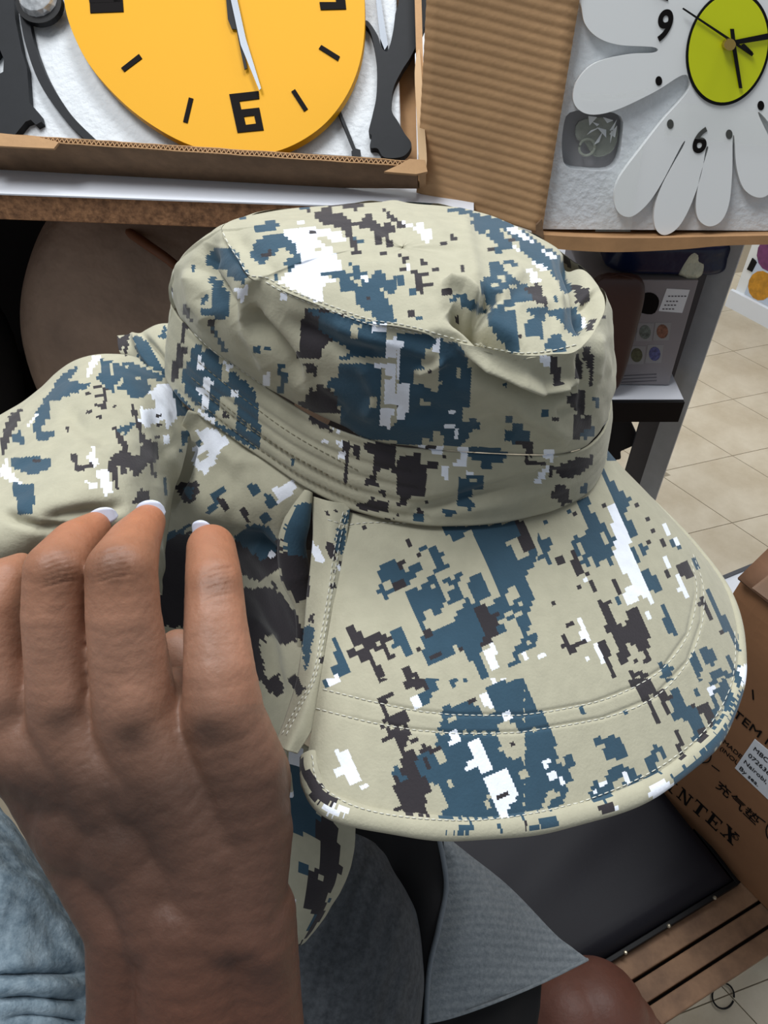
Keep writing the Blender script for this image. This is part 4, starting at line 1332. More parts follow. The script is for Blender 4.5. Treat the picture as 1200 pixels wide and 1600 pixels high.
bbox(-0.004, -0.0005, -0.004, 0.2, st + 0.001, st + 0.0085, 'nailed_strip', M['black'], pad, bevel=0.0005)
for u in (0.025, 0.075, 0.12, 0.175, 0.23):
    c = Vector((bcor.x, bcor.y, st + 0.0095)) + ba * u - bb_ * 0.0035
    MB().tube([c - Vector((0, 0, .0012)), c, c + Vector((0, 0, .0008))], [0.0017, 0.0017, 0.0008], 10).build('stud', mat('tarnished_brass', (170, 160, 140), 0.35, 0.7), pad)

wl_ = []
for k in range(40):
    t = k / 39 * 6.0 + 0.4
    q = on_z(1130 + 17 * math.cos(t), 1556 + 20 * math.sin(t), 0.003)
    wl_.append(q)
tag(MB().tube(wl_, 0.0012, 6).build('wire_loop', M['black'], None, smooth=True), 'thin black elastic loop lying on the floor tiles beside the bench', 'loop')
# ================================================================ PRINTED CARTON on the bench
kd = Vector((0.576, -0.82, 0)).normalized()
ke = Vector((0.82, 0.576, 0)).normalized()
k0 = on_z(1035, 1241, BZ) + ke * 0.0065
KZ0, KZ1 = st + 0.0008, 0.743
KF = Frame(Vector((k0.x, k0.y, KZ0)), kd, (0, 0, 1))
if KF.n.dot(CAM - k0) < 0:
    print('KF flipped!')
kbox = empty('printed_carton', KF.at(0.1, 0, -0.1), 'scuffed brown carton with black lettering and a white address label on the bench', 'carton')
us = KF.uv(1147, 914)[0]
print('box us', us, 'u of N', KF.uv(1057, 1244), 'bottom-left px', project(np.array([KF.at(us, 0)])))
ue = 0.24
hk = KZ1 - KZ0
# slightly dented shell: gridded front face
nu, nv = 30, 30
vs, fs = [], []
for j in range(nv + 1):
    for i in range(nu + 1):
        u_, v_ = us + (ue - us) * i / nu, hk * j / nv
        w_ = -0.004 * math.exp(-((v_ - hk + 0.01) / 0.02) ** 2 - ((u_ - 0.03) / 0.03) ** 2) - 0.003 * math.exp(-((v_ - hk) / 0.012) ** 2) - 0.006 * math.exp(-((u_ - us) / 0.014) ** 2 - ((v_ - hk) / .05) ** 2)
        vs.append(KF.at(u_, v_, w_))
for j in range(nv):
    for i in range(nu):
        q = j * (nu + 1) + i
        fs.append((q, q + 1, q + nu + 2, q + nu + 1))
n0 = len(vs)
rim = [i for i in range(nu + 1)] + [j * (nu + 1) + nu for j in range(1, nv + 1)] + [nv * (nu + 1) + i for i in range(nu - 1, -1, -1)] + [j * (nu + 1) for j in range(nv - 1, 0, -1)]
for i in rim:
    vs.append(vs[i] - KF.n * 0.2)
k_ = len(rim)
for i in range(k_):
    fs.append((rim[i], rim[(i + 1) % k_], n0 + (i + 1) % k_, n0 + i))
fs.append(tuple(n0 + i for i in range(k_)))
MB().add(vs, fs).build('carton_body', M['cardbrown'], kbox, smooth=False)
# raised, bulging top flap with packing tape
tf = []
tv, tfc = [], []
for j in range(9):
    for i in range(17):
        s, t = i / 16, j / 8
        p = KF.at(us + (ue - us) * s, hk + 0.001 + 0.046 * math.sin(t * math.pi / 2) + 0.004 * math.sin(s * 7 + t * 3) * t, 0.0 - t * 0.14 + 0.002 * math.sin(s * 9) * (1 - t))
        tv.append(p)
for j in range(8):
    for i in range(16):
        q = j * 17 + i
        tfc.append((q, q + 1, q + 18, q + 17))
o = MB().add(tv, tfc).build('top_flap', mat('worn_cardboard', (116, 82, 58), 0.8, noise=(12, 0.4), bump=(25, 0.5, 0.006)), kbox, smooth=True)
so_ = o.modifiers.new('s', 'SOLIDIFY')
so_.thickness = 0.003
tp = []
for k in range(12):
    s = k / 11
    tp.append(KF.at(us + 0.012 + 0.05 * s * 0.3, hk + 0.0035 + 0.045 * math.sin(s * math.pi / 2), 0.002 - s * 0.13))
tv = [p + kd * d_ for p in tp for d_ in (0, 0.02)]
tfc = [(2 * i, 2 * i + 1, 2 * i + 3, 2 * i + 2) for i in range(11)]
MB().add(tv, tfc).build('packing_tape', mat('brown_tape', (128, 96, 70), 0.2, alpha=0.5), kbox, smooth=True)

# lettering, set on the face (x = right-down in the picture, y = up)
def lettering(s, x, y, h, name='lettering', m=None, xs=1.0, w=0.0002, fr=KF):
    return text_mb(fr, s, x, y, h, w, 0.0003, xs=xs).build(name, m or M['ink'], kbox)


# slab-serif letters from strokes: unit cell 0..1 wide, 0..1 high
SER = {
    'I': [((.35, 0), (.65, 0), (.65, 1), (.35, 1)), ((.12, 0), (.88, 0), (.88, .09), (.12, .09)), ((.12, .91), (.88, .91), (.88, 1), (.12, 1))],
    'N': [((.14, 0), (.24, 0), (.24, 1), (.14, 1)), ((.78, 0), (.88, 0), (.88, 1), (.78, 1)), ((.1, 1), (.32, 1), (.88, 0), (.72, 0)),
          ((0, 0), (.4, 0), (.4, .08), (0, .08)), ((0, .92), (.26, .92), (.26, 1), (0, 1)), ((.62, .92), (1, .92), (1, 1), (.62, 1))],
    'T': [((.38, 0), (.62, 0), (.62, 1), (.38, 1)), ((.02, .9), (.98, .9), (.98, 1), (.02, 1)), ((.22, 0), (.78, 0), (.78, .08), (.22, .08)),
          ((.02, .68), (.1, .9), (.02, .9)), ((.98, .68), (.98, .9), (.9, .9))],
    'E': [((.14, 0), (.36, 0), (.36, 1), (.14, 1)), ((0, 0), (.94, 0), (.94, .09), (0, .09)), ((0, .91), (.92, .91), (.92, 1), (0, 1)),
          ((.3, .46), (.66, .46), (.66, .55), (.3, .55)), ((.62, .34), (.7, .34), (.7, .67), (.62, .67)), ((.84, .09), (.94, .09), (.94, .3)), ((.82, .91), (.92, .72), (.92, .91))],
    'X': [((.04, 1), (.32, 1), (.96, 0), (.68, 0)), ((.8, 1), (.9, 1), (.2, 0), (.1, 0)), ((-.02, .92), (.42, .92), (.42, 1), (-.02, 1)), ((.62, .92), (1, .92), (1, 1), (.62, 1)),
          ((-.02, 0), (.36, 0), (.36, .08), (-.02, .08)), ((.56, 0), (1.04, 0), (1.04, .08), (.56, .08))],
}
uN, vN = KF.uv(1057, 1244)
uX, vX = KF.uv(1150, 1322)
bw_ = (uX - uN) / 4.0
hh_ = bw_ * 1.28
lm = MB()
for k, ch in enumerate('INTEX'):
    u0_ = uN + (k - 1) * bw_
    for st_ in SER[ch]:
        q = [KF.at(u0_ + p[0] * bw_ * .84, vN + (vX - vN) * (k - 1) / 4 + p[1] * hh_, 0.0004 + 0.00003 * SER[ch].index(st_)) for p in st_]
        lm.prism(q, [p - KF.n * .0002 for p in q])
lm.build('brand_lettering', M['ink'], kbox)
ur, vr = KF.uv(1144, 1306)
ro = KF.at(ur + 0.002, vr + 0.003, .0006)
MB().tube([ro + (KF.x * math.cos(t) + KF.y * math.sin(t)) * 0.0032 for t in np.linspace(0, 6.283, 17)], 0.0003, 4).build('registered_mark', M['ink'], kbox)
text_mb(KF, 'R', 1144, 1307, 0.0032, 0.0006, 0.0002).build('registered_mark', M['ink'], kbox)
text_mb(KF, 'ITEM NO', 1138, 1112, 0.0095, 0.0005, 0.0003, xs=1.0).build('lettering', M['ink'], kbox)
text_mb(KF, 'MADE IN', 1129, 1160, 0.0052, 0.0001, 0.0003, xs=0.9).build('lettering', M['ink'], kbox)
text_mb(KF, '(INOU', 1124, 1170, 0.0052, 0.0001, 0.0003, xs=0.9).build('lettering', M['ink'], kbox)


def stroke(pts, w_px=4, name='handwriting', parent=kbox, fr=KF):
    P3 = [fr.px(x, y, .0005) for x, y in pts]
    return P3


hw = MB()
for s in ([(1112, 1196), (1124, 1205)], [(1106, 1168), (1111, 1180), (1107, 1190), (1097, 1192)], [(1183, 1275), (1196, 1285)], [(1203, 1284), (1197, 1296), (1200, 1310), (1210, 1316)]):
    Q = cr([tuple(KF.px(x, y, .0004)) for x, y in s], 10) if len(s) > 2 else [tuple(KF.px(x, y, .0004)) for x, y in s]
    hw.tube([Vector(p) for p in Q], 0.0005, 5)
hw.build('pen_mark', M['ink'], kbox)
text_mb(KF, '\u5145\u6c14\u57ab', 1117, 1228, 0.0108, 0.0003, 0.0003, xs=0.92).build('handwriting', M['ink'], kbox)
MB().tube([KF.px(1176, 1078, .0004), KF.px(1177, 1093, .0004)], 0.0006, 5).build('pen_mark', M['ink'], kbox)
lab = [(1181, 1156), (1226, 1197), (1196, 1245), (1150, 1201)]
lab = [(1179, 1155), (1260, 1222), (1228, 1276), (1148, 1200)]
slabpoly(KF, lab, 0.0002, 0.0007, 'address_label', M['paper'], kbox)
for s, x, y in (('MBC', 1176, 1171), ('072636', 1168, 1181), ('Nairobi,', 1161, 1191), ('By sea.', 1154, 1201)):
    text_mb(KF, s, x, y, 0.0050, 0.0009, 0.0002, ux=(KF.px(1228, 1276) - KF.px(1148, 1200)).normalized(), uy=(KF.px(1179, 1155) - KF.px(1148, 1200)).normalized(), xs=0.95).build('label_lettering', M['ink'], kbox)

# ================================================================ CAMOUFLAGE PRINT
def parse():
    cur = None
    for line in CAMO.strip().splitlines():
        if line[0] == '#':
            n, x, y, s = line[1:].split()
            cur = dict(x=float(x), y=float(y), s=float(s), polys=[], h=0, w=0)
            PRINT[n] = cur
        else:
            c, rest = line[0], line[2:]
            p = np.array([[float(a) for a in q.split(',')] for q in rest.split()])
            p = p * cur['s'] + [cur['x'], cur['y']]
            cur['polys'].append((c, p))


parse()
WIN = dict(A=(480, 780, 840, 1060), A2=(484, 770, 560, 1100), B=(820, 720, 1180, 1060), C=(455, 1030, 820, 1330), D=(800, 1030, 1185, 1330), E=(270, 290, 620, 568),
           F=(600, 285, 960, 560), G=(255, 480, 620, 810), H=(600, 520, 965, 835), I=(230, 640, 500, 1180), J=(-60, 480, 320, 1020))
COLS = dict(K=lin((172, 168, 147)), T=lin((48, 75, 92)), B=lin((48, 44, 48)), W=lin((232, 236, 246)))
CK = 'KTBW'
CARR = np.array([COLS[k] for k in CK])


def inside(p, poly):
    x, y = p[:, 0], p[:, 1]
    r = np.zeros(len(p), bool)
    j = len(poly) - 1
    for i in range(len(poly)):
        xi, yi = poly[i]
        xj, yj = poly[j]
        if yi != yj:
            c = ((yi > y) != (yj > y)) & (x < (xj - xi) * (y - yi) / (yj - yi) + xi)
            r ^= c
        j = i
    return r


def hsh(a, b, s=0):
    v = np.sin(a * 127.1 + b * 311.7 + s * 74.7) * 43758.5453
    return v - np.floor(v)


def vnoise(x, y, s=0):
    xi, yi = np.floor(x), np.floor(y)
    fx, fy = x - xi, y - yi
    fx, fy = fx * fx * (3 - 2 * fx), fy * fy * (3 - 2 * fy)
    a, b, c, d = hsh(xi, yi, s), hsh(xi + 1, yi, s), hsh(xi, yi + 1, s), hsh(xi + 1, yi + 1, s)
    return (a * (1 - fx) + b * fx) * (1 - fy) + (c * (1 - fx) + d * fx) * fy


def noise_camo(u, v, seed=0):
    """u,v in metres; 2.8 mm pixels"""
    U, V = np.floor(u / 0.0028), np.floor(v / 0.0028)
    out = np.zeros(len(U), int)
    n1 = vnoise(U / 9, V / 13, seed) * .7 + vnoise(U / 3, V / 4, seed + 1) * .3
    n2 = vnoise(U / 8, V / 12, seed + 2) * .65 + vnoise(U / 2.5, V / 4, seed + 3) * .35
    n3 = vnoise(U / 6, V / 9, seed + 4) * .6 + vnoise(U / 2, V / 3, seed + 5) * .4
    out[n1 > .60] = 1
    out[n2 > .69] = 2
    out[n3 > .73] = 3
    return out


def colour_faces(ctr, uv, nrm, crops, ang=0.0, cell=5.0, seed=0, force=None):
    cell *= 1.12
    pp, d = project(ctr)
    a = math.radians(ang)
    c, s = math.cos(a), math.sin(a)
    q = np.stack([pp[:, 0] * c - pp[:, 1] * s, pp[:, 0] * s + pp[:, 1] * c], -1)
    q = (np.floor(q / cell) + .5) * cell
    sp = np.stack([q[:, 0] * c + q[:, 1] * s, -q[:, 0] * s + q[:, 1] * c], -1)
    idx = noise_camo(uv[:, 0], uv[:, 1], seed)
    facing = np.einsum('ij,ij->i', nrm, CAMn - ctr)
    done = np.zeros(len(sp), bool)
    for name in crops:
        w = WIN[name]
        m = (pp[:, 0] >= w[0]) & (pp[:, 0] < w[2]) & (pp[:, 1] >= w[1]) & (pp[:, 1] < w[3])
        if force is None:
            m &= facing > 0
        m &= ~done
        ids = np.where(m)[0]
        if not len(ids):
            continue
        done[ids] = True
        idx[ids] = 0
        for ch, poly in PRINT[name]['polys']:
            k = inside(sp[ids], poly)
            idx[ids[k]] = CK.index(ch)
    return idx


def creases(pp, lines):
    """sum of gaussian ridges (amp>0) and valleys along pixel polylines: (pts, width px, amp m)"""
    r = np.zeros(len(pp))
    for pts, w, amp in lines:
        best = np.full(len(pp), 1e9)
        pts = np.array(pts, float)
        n = len(pts) - 1
        tb = np.zeros(len(pp))
        for i in range(n):
            a, b = pts[i], pts[i + 1]
            ab = b - a
            t = np.clip(((pp - a) @ ab) / max(ab @ ab, 1e-6), 0, 1)
            d = np.linalg.norm(pp - (a + t[:, None] * ab), axis=1)
            k = d < best
            best = np.where(k, d, best)
            tb = np.where(k, (i + t) / n, tb)
        fade = np.minimum(1, np.minimum(tb, 1 - tb) * 5 + 0.15)
        r += amp * np.exp(-(best / w) ** 2) * fade
    return r


BVH_V, BVH_F = [], []


def surf(name, G, parent, crops, closed=False, ang=0.0, cell=5.0, seed=0, lines=(), out=None, thick=0.0009, uvscale=None, collide=True, force=None, flip=False, waves=0.0):
    """G: (rows, cols, 3) grid of world points -> cloth mesh with printed faces"""
    nr, nc = G.shape[:2]
    if closed:
        dc = np.roll(G, -1, 1) - np.roll(G, 1, 1)
    else:
        dc = np.gradient(G, axis=1)
    dr = np.gradient(G, axis=0)
    N = np.cross(dc, dr)
    N /= np.linalg.norm(N, axis=2, keepdims=True) + 1e-12
    if out is not None:
        sgn = np.sign(np.einsum('ijk,ijk->ij', N, G - np.array(out)))
    else:
        sgn = np.sign(np.einsum('ijk,ijk->ij', N, CAMn - G))
    if (sgn.mean() < 0) != flip:
        N = -N
    pp, _ = project(G.reshape(-1, 3))
    disp = creases(pp, lines).reshape(nr, nc) if lines else np.zeros((nr, nc))
    # arc-length fabric coordinates
    su = np.linalg.norm(np.diff(G, axis=1), axis=2).mean(0)
    sv = np.linalg.norm(np.diff(G, axis=0), axis=2).mean(1)
    U = np.concatenate([[0], np.cumsum(su)])
    V = np.concatenate([[0], np.cumsum(sv)])
    UU, VV = np.meshgrid(U, V)
    if waves:
        disp = disp + waves * (vnoise(UU / .018, VV / .018, seed + 20) + .5 * vnoise(UU / .008, VV / .008, seed + 21) - .75)
    G = G + N * disp[..., None]
    verts = G.reshape(-1, 3)
    cols = nc if closed else nc - 1
    r_, c_ = np.meshgrid(np.arange(nr - 1), np.arange(cols), indexing='ij')
    c2 = (c_ + 1) % nc
    F = np.stack([r_ * nc + c_, r_ * nc + c2, (r_ + 1) * nc + c2, (r_ + 1) * nc + c_], -1).reshape(-1, 4)
    fn = N.reshape(-1, 3)[F[:, 0]]
    gn = np.cross(verts[F[:, 1]] - verts[F[:, 0]], verts[F[:, 2]] - verts[F[:, 0]])
    if np.einsum('ij,ij->i', gn, fn).mean() < 0:
        F = F[:, ::-1]
    ctr = verts[F].mean(1)
    uv = np.stack([UU.reshape(-1)[F[:, 0]], VV.reshape(-1)[F[:, 0]]], -1)
    idx = colour_faces(ctr, uv, fn, crops, ang, cell, seed, force)
    o = mesh_obj(name, verts.tolist(), F.tolist(), M['camo'], parent, True)
    at = o.data.attributes.new('print', 'FLOAT_COLOR', 'FACE')
    cc_ = np.ones((len(F), 4), np.float32)
    cc_[:, :3] = CARR[idx]
    at.data.foreach_set('color', cc_.ravel())
    if thick:
        m = o.modifiers.new('solid', 'SOLIDIFY')
        m.thickness = thick
        m.offset = -1
    if collide:
        b = len(BVH_V)
        BVH_V.extend(map(tuple, verts))
        BVH_F.extend([tuple(i + b for i in f) for f in F.tolist()])
    return o


# ================================================================ HAT
phi = math.radians(40)
lean = Vector((0.19, 0, 0)) + UP * 0.0
NH = (RT * 0.19 + UP * 0.98).normalized() * math.cos(phi) - FW * math.sin(phi)
NH.normalize()
HC = P(605, 625, 0.36)
HT = 0.080
SEAM = 0.030


def ring(pts, h):
    o = HC + NH * h
    return np.array([hit(x, y, o, NH) for x, y in pts])


R0 = ring([(262, 588), (284, 622), (312, 646), (338, 664), (401, 706), (480, 760), (557, 796), (640, 815), (708, 819), (780, 814), (840, 801), (880, 787), (918, 764), (937, 735), (945, 700),
           (947, 655), (930, 600), (870, 540), (760, 500), (620, 480), (480, 480), (370, 500), (300, 530), (268, 558)], 0)
R1 = ring([(274, 483), (296, 512), (328, 541), (365, 567), (425, 609), (476, 642), (530, 669), (600, 691), (655, 699), (708, 704), (792, 710), (850, 711), (888, 708), (920, 694), (943, 664),
           (950, 615), (930, 550), (860, 480), (750, 430), (610, 405), (470, 405), (370, 420), (310, 438), (278, 460)], SEAM)
R2 = ring([(347, 360), (357, 385), (372, 408), (390, 435), (416, 440), (445, 455), (503, 478), (576, 504), (620, 511), (660, 520), (720, 537), (780, 551), (816, 557), (858, 554), (908, 543),
           (946, 482), (928, 440), (885, 400), (805, 355), (712, 324), (600, 315), (480, 322), (405, 334), (362, 346)], HT)
NC = 900
r0, r1, r2 = (cr(R, NC, True) for R in (R0, R1, R2))
c0, c1_, c2_ = r0.mean(0), r1.mean(0), r2.mean(0)
Nn = np.array(NH)


def outward(r, c):
    v = r - c
    v -= np.outer(v @ Nn, Nn)
    return v / np.linalg.norm(v, axis=1, keepdims=True)


hat = empty('camouflage_hat', tuple(c0 - Nn * 0.02), 'digital camouflage sun hat with stitched visor and neck flap, held up by the hand', 'hat')
tparam = np.arange(NC) / NC * 24          # control index around the hat
# band
nb2 = 44
ob, ot = outward(r0, c0), outward(r1, c1_)
G = []
for j in range(nb2 + 1):
    f = j / nb2
    p = r0 * (1 - f) + r1 * f
    o_ = ob * (1 - f) + ot * f
    quilt = np.where((tparam > 1) & (tparam < 7.5), 1, 0.25) * -0.0006 * abs(math.sin(f * math.pi * 5)) ** 4
    G.append(p + o_ * ((0.0012 + 0.0010 * math.sin(f * math.pi)) + quilt)[:, None])
band_lines = [([(640, 800), (720, 782), (800, 758), (890, 738)], 10, -0.0038), ([(700, 800), (800, 783), (900, 752)], 12, 0.0012), ([(268, 560), (300, 600), (350, 650)], 8, -0.0012),
              ([(840, 745), (870, 715)], 6, -0.001)]
band = surf('band', np.array(G), hat, ['G', 'H'], closed=True, ang=-4, seed=1, lines=band_lines, out=tuple(c0), waves=0.0006)
# side wall
nw = 96
G = []
bul = np.interp(tparam, [0, 2, 4, 7, 11, 14, 16, 20, 23, 24], [.009, .010, .006, .0035, .004, .003, .004, .006, .008, .009])
for j in range(nw + 1):
    f = j / nw
    p = r1 * (1 - f) + r2 * f
    o_ = ot * (1 - f) + outward(r2, c2_) * f
    G.append(p + o_ * (bul * math.sin(f * math.pi) ** 0.8)[:, None])
wall_lines = [([(388, 476), (400, 500), (425, 530), (448, 560), (470, 600)], 10, -0.0050), ([(370, 470), (385, 510), (410, 550), (430, 590)], 11, 0.0026),
              ([(330, 380), (318, 420), (345, 465), (372, 500)], 12, -0.0065), ([(300, 420), (305, 470), (330, 510)], 12, 0.003),
              ([(440, 500), (530, 545), (600, 560)], 14, -0.003), ([(500, 500), (600, 535), (700, 560)], 12, 0.0022),
              ([(645, 585), (680, 572), (700, 560)], 7, 0.003), ([(600, 620), (640, 650), (690, 640)], 16, -0.0018),
              ([(722, 546), (770, 570), (820, 590), (848, 609), (875, 604), (905, 598)], 7, 0.0060), ([(732, 572), (780, 592), (838, 622), (880, 616), (905, 606)], 12, -0.0075),
              ([(735, 680), (770, 668), (800, 690)], 16, -0.0025), ([(800, 640), (850, 660), (890, 690)], 14, 0.002),
              ([(910, 545), (918, 600), (915, 660)], 9, -0.003), ([(935, 520), (930, 600)], 8, 0.002), ([(870, 650), (905, 640)], 8, -.002),
              ([(560, 560), (590, 620), (570, 660)], 12, 0.0018), ([(480, 580), (500, 620), (540, 650)], 12, -.0015)]
side = surf('crown_side', np.array(G), hat, ['E', 'G', 'H', 'F'], closed=True, ang=-2, seed=5, lines=wall_lines, thick=0, out=tuple((c1_ + c2_) / 2), waves=0.0022)
# crown top
nt = 130
G = []
C2 = c2_
for j in range(nt + 1):
    s = 1 - j / nt * 0.995
    G.append(C2 + (r2 - C2) * s + Nn * 0.0105 * (1 - s ** 2.4))
top_lines = [([(702, 480), (735, 500), (775, 528), (812, 552)], 13, -0.015), ([(745, 505), (760, 470), (775, 455)], 12, -0.010), ([(690, 443), (725, 452), (755, 476)], 8, 0.005),
             ([(748, 502), (775, 528), (800, 548)], 4, 0.006), ([(665, 528), (720, 528), (770, 540)], 10, -0.003),
             ([(720, 330), (735, 400), (745, 450)], 14, 0.002), ([(850, 395), (865, 450), (880, 520)], 9, 0.0025), ([(885, 395), (905, 450), (915, 520)], 10, -0.009), ([(800, 470), (840, 480), (880, 470)], 12, 0.002),
             ([(820, 420), (790, 450), (760, 480)], 14, 0.003), ([(920, 455), (930, 475), (925, 500)], 10, -0.006), ([(345, 360), (370, 410), (400, 440)], 6, 0.0015),
             ([(360, 360), (400, 400), (440, 430)], 12, -0.0015), ([(600, 310), (640, 350), (720, 370)], 16, .0012)]
topo = surf('crown_top', np.array(G), hat, ['E', 'F'], closed=True, ang=6, seed=9, lines=top_lines, thick=0, out=tuple(c2_ - Nn * 0.1), waves=0.0012)

# visor
inner_px = [(545, 800), (590, 808), (640, 816), (708, 821), (780, 816), (840, 803), (880, 789), (918, 766), (937, 738), (944, 706)]
outer_px = [(480, 1183), (484, 1226), (505, 1258), (560, 1280), (640, 1294), (720, 1300), (800, 1295), (880, 1282), (960, 1260), (1030, 1228), (1085, 1186), (1125, 1145), (1149, 1092), (1160, 1040),
            (1155, 975), (1133, 915), (1090, 857), (1035, 798), (985, 750), (948, 712)]
NV = (NH + FW * -0.0).normalized()
VH = -0.038
vo = HC + NH * VH
NV_ = 760
inner = cr(ring(inner_px, -0.002), NV_)
# outer edge lies on a plane dropped below the band and tipped forward
tipn = (NH - (UP * 0.0) + RT * 0.10).normalized()
outer = cr(np.array([hit(x, y, vo, tipn) for x, y in outer_px]), NV_)
print('visor length m', np.linalg.norm(outer[150] - inner[150]), np.linalg.norm(outer[40] - inner[40]), np.linalg.norm(outer[300] - inner[300]))
print('outer depth', [round(float(x), 3) for x in project(outer[::40])[1]], 'inner depth', [round(float(x), 3) for x in project(inner[::40])[1]])
nvr = 320
G = []
for j in range(nvr + 1):
    f = j / nvr
    G.append(inner * (1 - f) + outer * f + Nn * 0.009 * math.sin(f * math.pi) * np.sin(np.linspace(0.25, np.pi * .9, NV_))[:, None])
vis_lines = [([(505, 1077), (589, 1098), (655, 1111), (715, 1117), (820, 1117), (927, 1098), (990, 1074), (1037, 1043), (1075, 990), (1088, 924), (1078, 870)], 3.5, -0.0006),
             ([(494, 1107), (580, 1129), (646, 1140), (715, 1146), (811, 1144), (942, 1122), (1022, 1090), (1075, 1033), (1097, 970), (1097, 912), (1080, 860)], 3.5, -0.0006)]
visor = surf('visor', np.array(G), hat, ['A', 'B', 'C', 'D'], ang=24, cell=6.0, seed=14, lines=vis_lines, thick=0.0028)
# visor binding: a soft tube along the outer edge
Lc = outer
T = np.gradient(Lc, axis=0)
T /= np.linalg.norm(T, axis=1, keepdims=True)
inw = inner - outer
inw -= np.einsum('ij,ij->i', inw, T)[:, None] * T
inw /= np.linalg.norm(inw, axis=1, keepdims=True)
B2 = np.cross(T, inw)
rb = 0.0030 + 0.0006 * np.sin(np.linspace(0, 60, NV_)) * 0.3
rb = rb * np.interp(np.linspace(0, 1, NV_), [0, .55, .8, 1], [1, 1, .62, .4])
G = []
for k in range(15):
    an = 2 * math.pi * k / 14
    G.append(Lc + (inw * math.cos(an) * 1.25 + B2 * math.sin(an) * 0.9) * rb[:, None] + inw * 0.001)
bind = surf('visor_binding', np.array(G), visor, ['C', 'D', 'B'], ang=24, cell=5, seed=17, thick=0, force=True, out=None)

# ---- neck flap pieces
def patch(rows, nr, nc):
    """rows of (px,py,d) -> grid (nr,nc,3)"""
    W = np.array([[list(P(*q)) for q in r] for r in rows])
    A_ = np.array([cr(r, nc) for r in W])
    return np.stack([cr(A_[:, i], nr) for i in range(nc)], 1)


def dpt(x, y, h=0.0):
    p = hit(x, y, HC + NH * h, NH)
    return (p - CAM).dot(FW)


flap = empty('neck_flap', tuple(P(300, 800, 0.33)), None, None)
flap.parent = hat
flap.matrix_parent_inverse = hat.matrix_basis.inverted()

rows = [[(-90, 705, .34), (0, 650, .352), (60, 605, .36), (125, 563, .36), (195, 556, .36), (248, 572, .358), (288, 632, .352)],
        [(-90, 735, .30), (0, 690, .31), (65, 645, .322), (130, 600, .328), (200, 592, .332), (256, 615, .34), (300, 655, .343)],
        [(-90, 780, .27), (0, 745, .275), (70, 710, .28), (140, 680, .285), (210, 678, .300), (258, 690, .318), (287, 708, .333)],
        [(-90, 830, .25), (0, 805, .25), (70, 775, .25), (140, 750, .255), (208, 750, .272), (252, 765, .295), (270, 785, .325)],
        [(-90, 900, .252), (0, 880, .25), (70, 850, .25), (140, 820, .252), (205, 820, .262), (245, 835, .285), (258, 850, .32)],
        [(-90, 990, .285), (0, 970, .28), (70, 940, .275), (140, 910, .275), (205, 900, .285), (240, 910, .305), (255, 930, .33)]]
surf('gathered_pouch', patch(rows, 190, 190), flap, ['J'], ang=4, cell=4.2, seed=21, waves=0.0022,
     lines=[([(100, 640), (130, 665), (180, 690)], 16, -0.003), ([(60, 810), (140, 800), (200, 790)], 12, -0.003), ([(0, 800), (60, 825), (120, 830)], 8, -0.003), ([(235, 640), (262, 700), (255, 760)], 12, -0.002)])
rows = [[(183, 524, .375), (215, 520, .375), (250, 506, .372), (285, 506, .37)],
        [(186, 548, .366), (216, 538, .367), (250, 535, .36), (285, 540, .362)],
        [(200, 570, .37), (225, 572, .362), (262, 580, .355), (285, 590, .352)],
        [(215, 600, .38), (240, 605, .37), (268, 612, .36), (290, 625, .356)]]
surf('flap_fold', patch(rows, 60, 60), flap, ['J'], ang=30, cell=4, seed=23, waves=0.001,
     lines=[([(205, 520), (230, 560), (262, 592)], 5, 0.004), ([(220, 520), (250, 556), (275, 585)], 5, -0.003)])
rows = [[(296, 640, dpt(300, 650) + .002), (345, 664, dpt(345, 668) + .001), (400, 700, dpt(400, 703) + .001), (440, 730, dpt(440, 733) + .001), (486, 762, dpt(486, 762) + .001)],
        [(262, 712, .352), (335, 730, .326), (385, 755, .316), (430, 785, .310), (470, 812, .312)],
        [(225, 790, .362), (315, 800, .330), (375, 825, .322), (425, 860, .322), (458, 895, .322)],
        [(205, 850, .372), (310, 870, .37), (375, 900, .355), (428, 950, .335), (470, 1000, .32)],
        [(190, 950, .38), (320, 980, .38), (390, 1020, .35), (440, 1060, .325), (470, 1090, .312)],
        [(190, 1060, .38), (330, 1090, .37), (390, 1130, .335), (425, 1160, .315), (450, 1172, .308)],
        [(300, 1200, .38), (360, 1220, .36), (400, 1240, .34), (430, 1250, .33), (455, 1250, .325)]]
surf('hanging_panel', patch(rows, 210, 150), flap, ['I'], ang=33, cell=4.5, seed=27, waves=0.002,  # print here includes black painted for the shade in the hollow by the finger
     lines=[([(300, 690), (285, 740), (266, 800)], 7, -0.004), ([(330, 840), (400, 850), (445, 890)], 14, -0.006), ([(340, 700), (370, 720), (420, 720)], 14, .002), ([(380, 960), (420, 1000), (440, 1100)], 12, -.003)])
# rolled pleat at the visor end
pl = cr([list(P(*q)) for q in ((482, 768, .300), (468, 805, .298), (456, 850, .301), (462, 900, .304), (474, 950, .306), (470, 1010, .308))], 90)
pr_ = np.interp(np.linspace(0, 1, 90), [0, .25, .6, 1], [.0018, .0052, .0062, .0015])
G = []
Tp = np.gradient(pl, axis=0)
Tp /= np.linalg.norm(Tp, axis=1, keepdims=True)
s1 = np.cross(Tp, FWn)
s1 /= np.linalg.norm(s1, axis=1, keepdims=True)
s2 = np.cross(Tp, s1)
for k in range(19):
    an = 2 * math.pi * k / 18
    G.append(pl + (s1 * math.cos(an) * 1.0 + s2 * math.sin(an) * 0.9) * pr_[:, None])
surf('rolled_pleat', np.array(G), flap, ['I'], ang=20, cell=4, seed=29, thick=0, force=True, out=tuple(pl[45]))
vl = [float(x) for x in project(np.array([G_ for G_ in (inner[0], inner[0] * .6 + outer[0] * .4, outer[0])]))[1]]
print('visor left depths', vl)
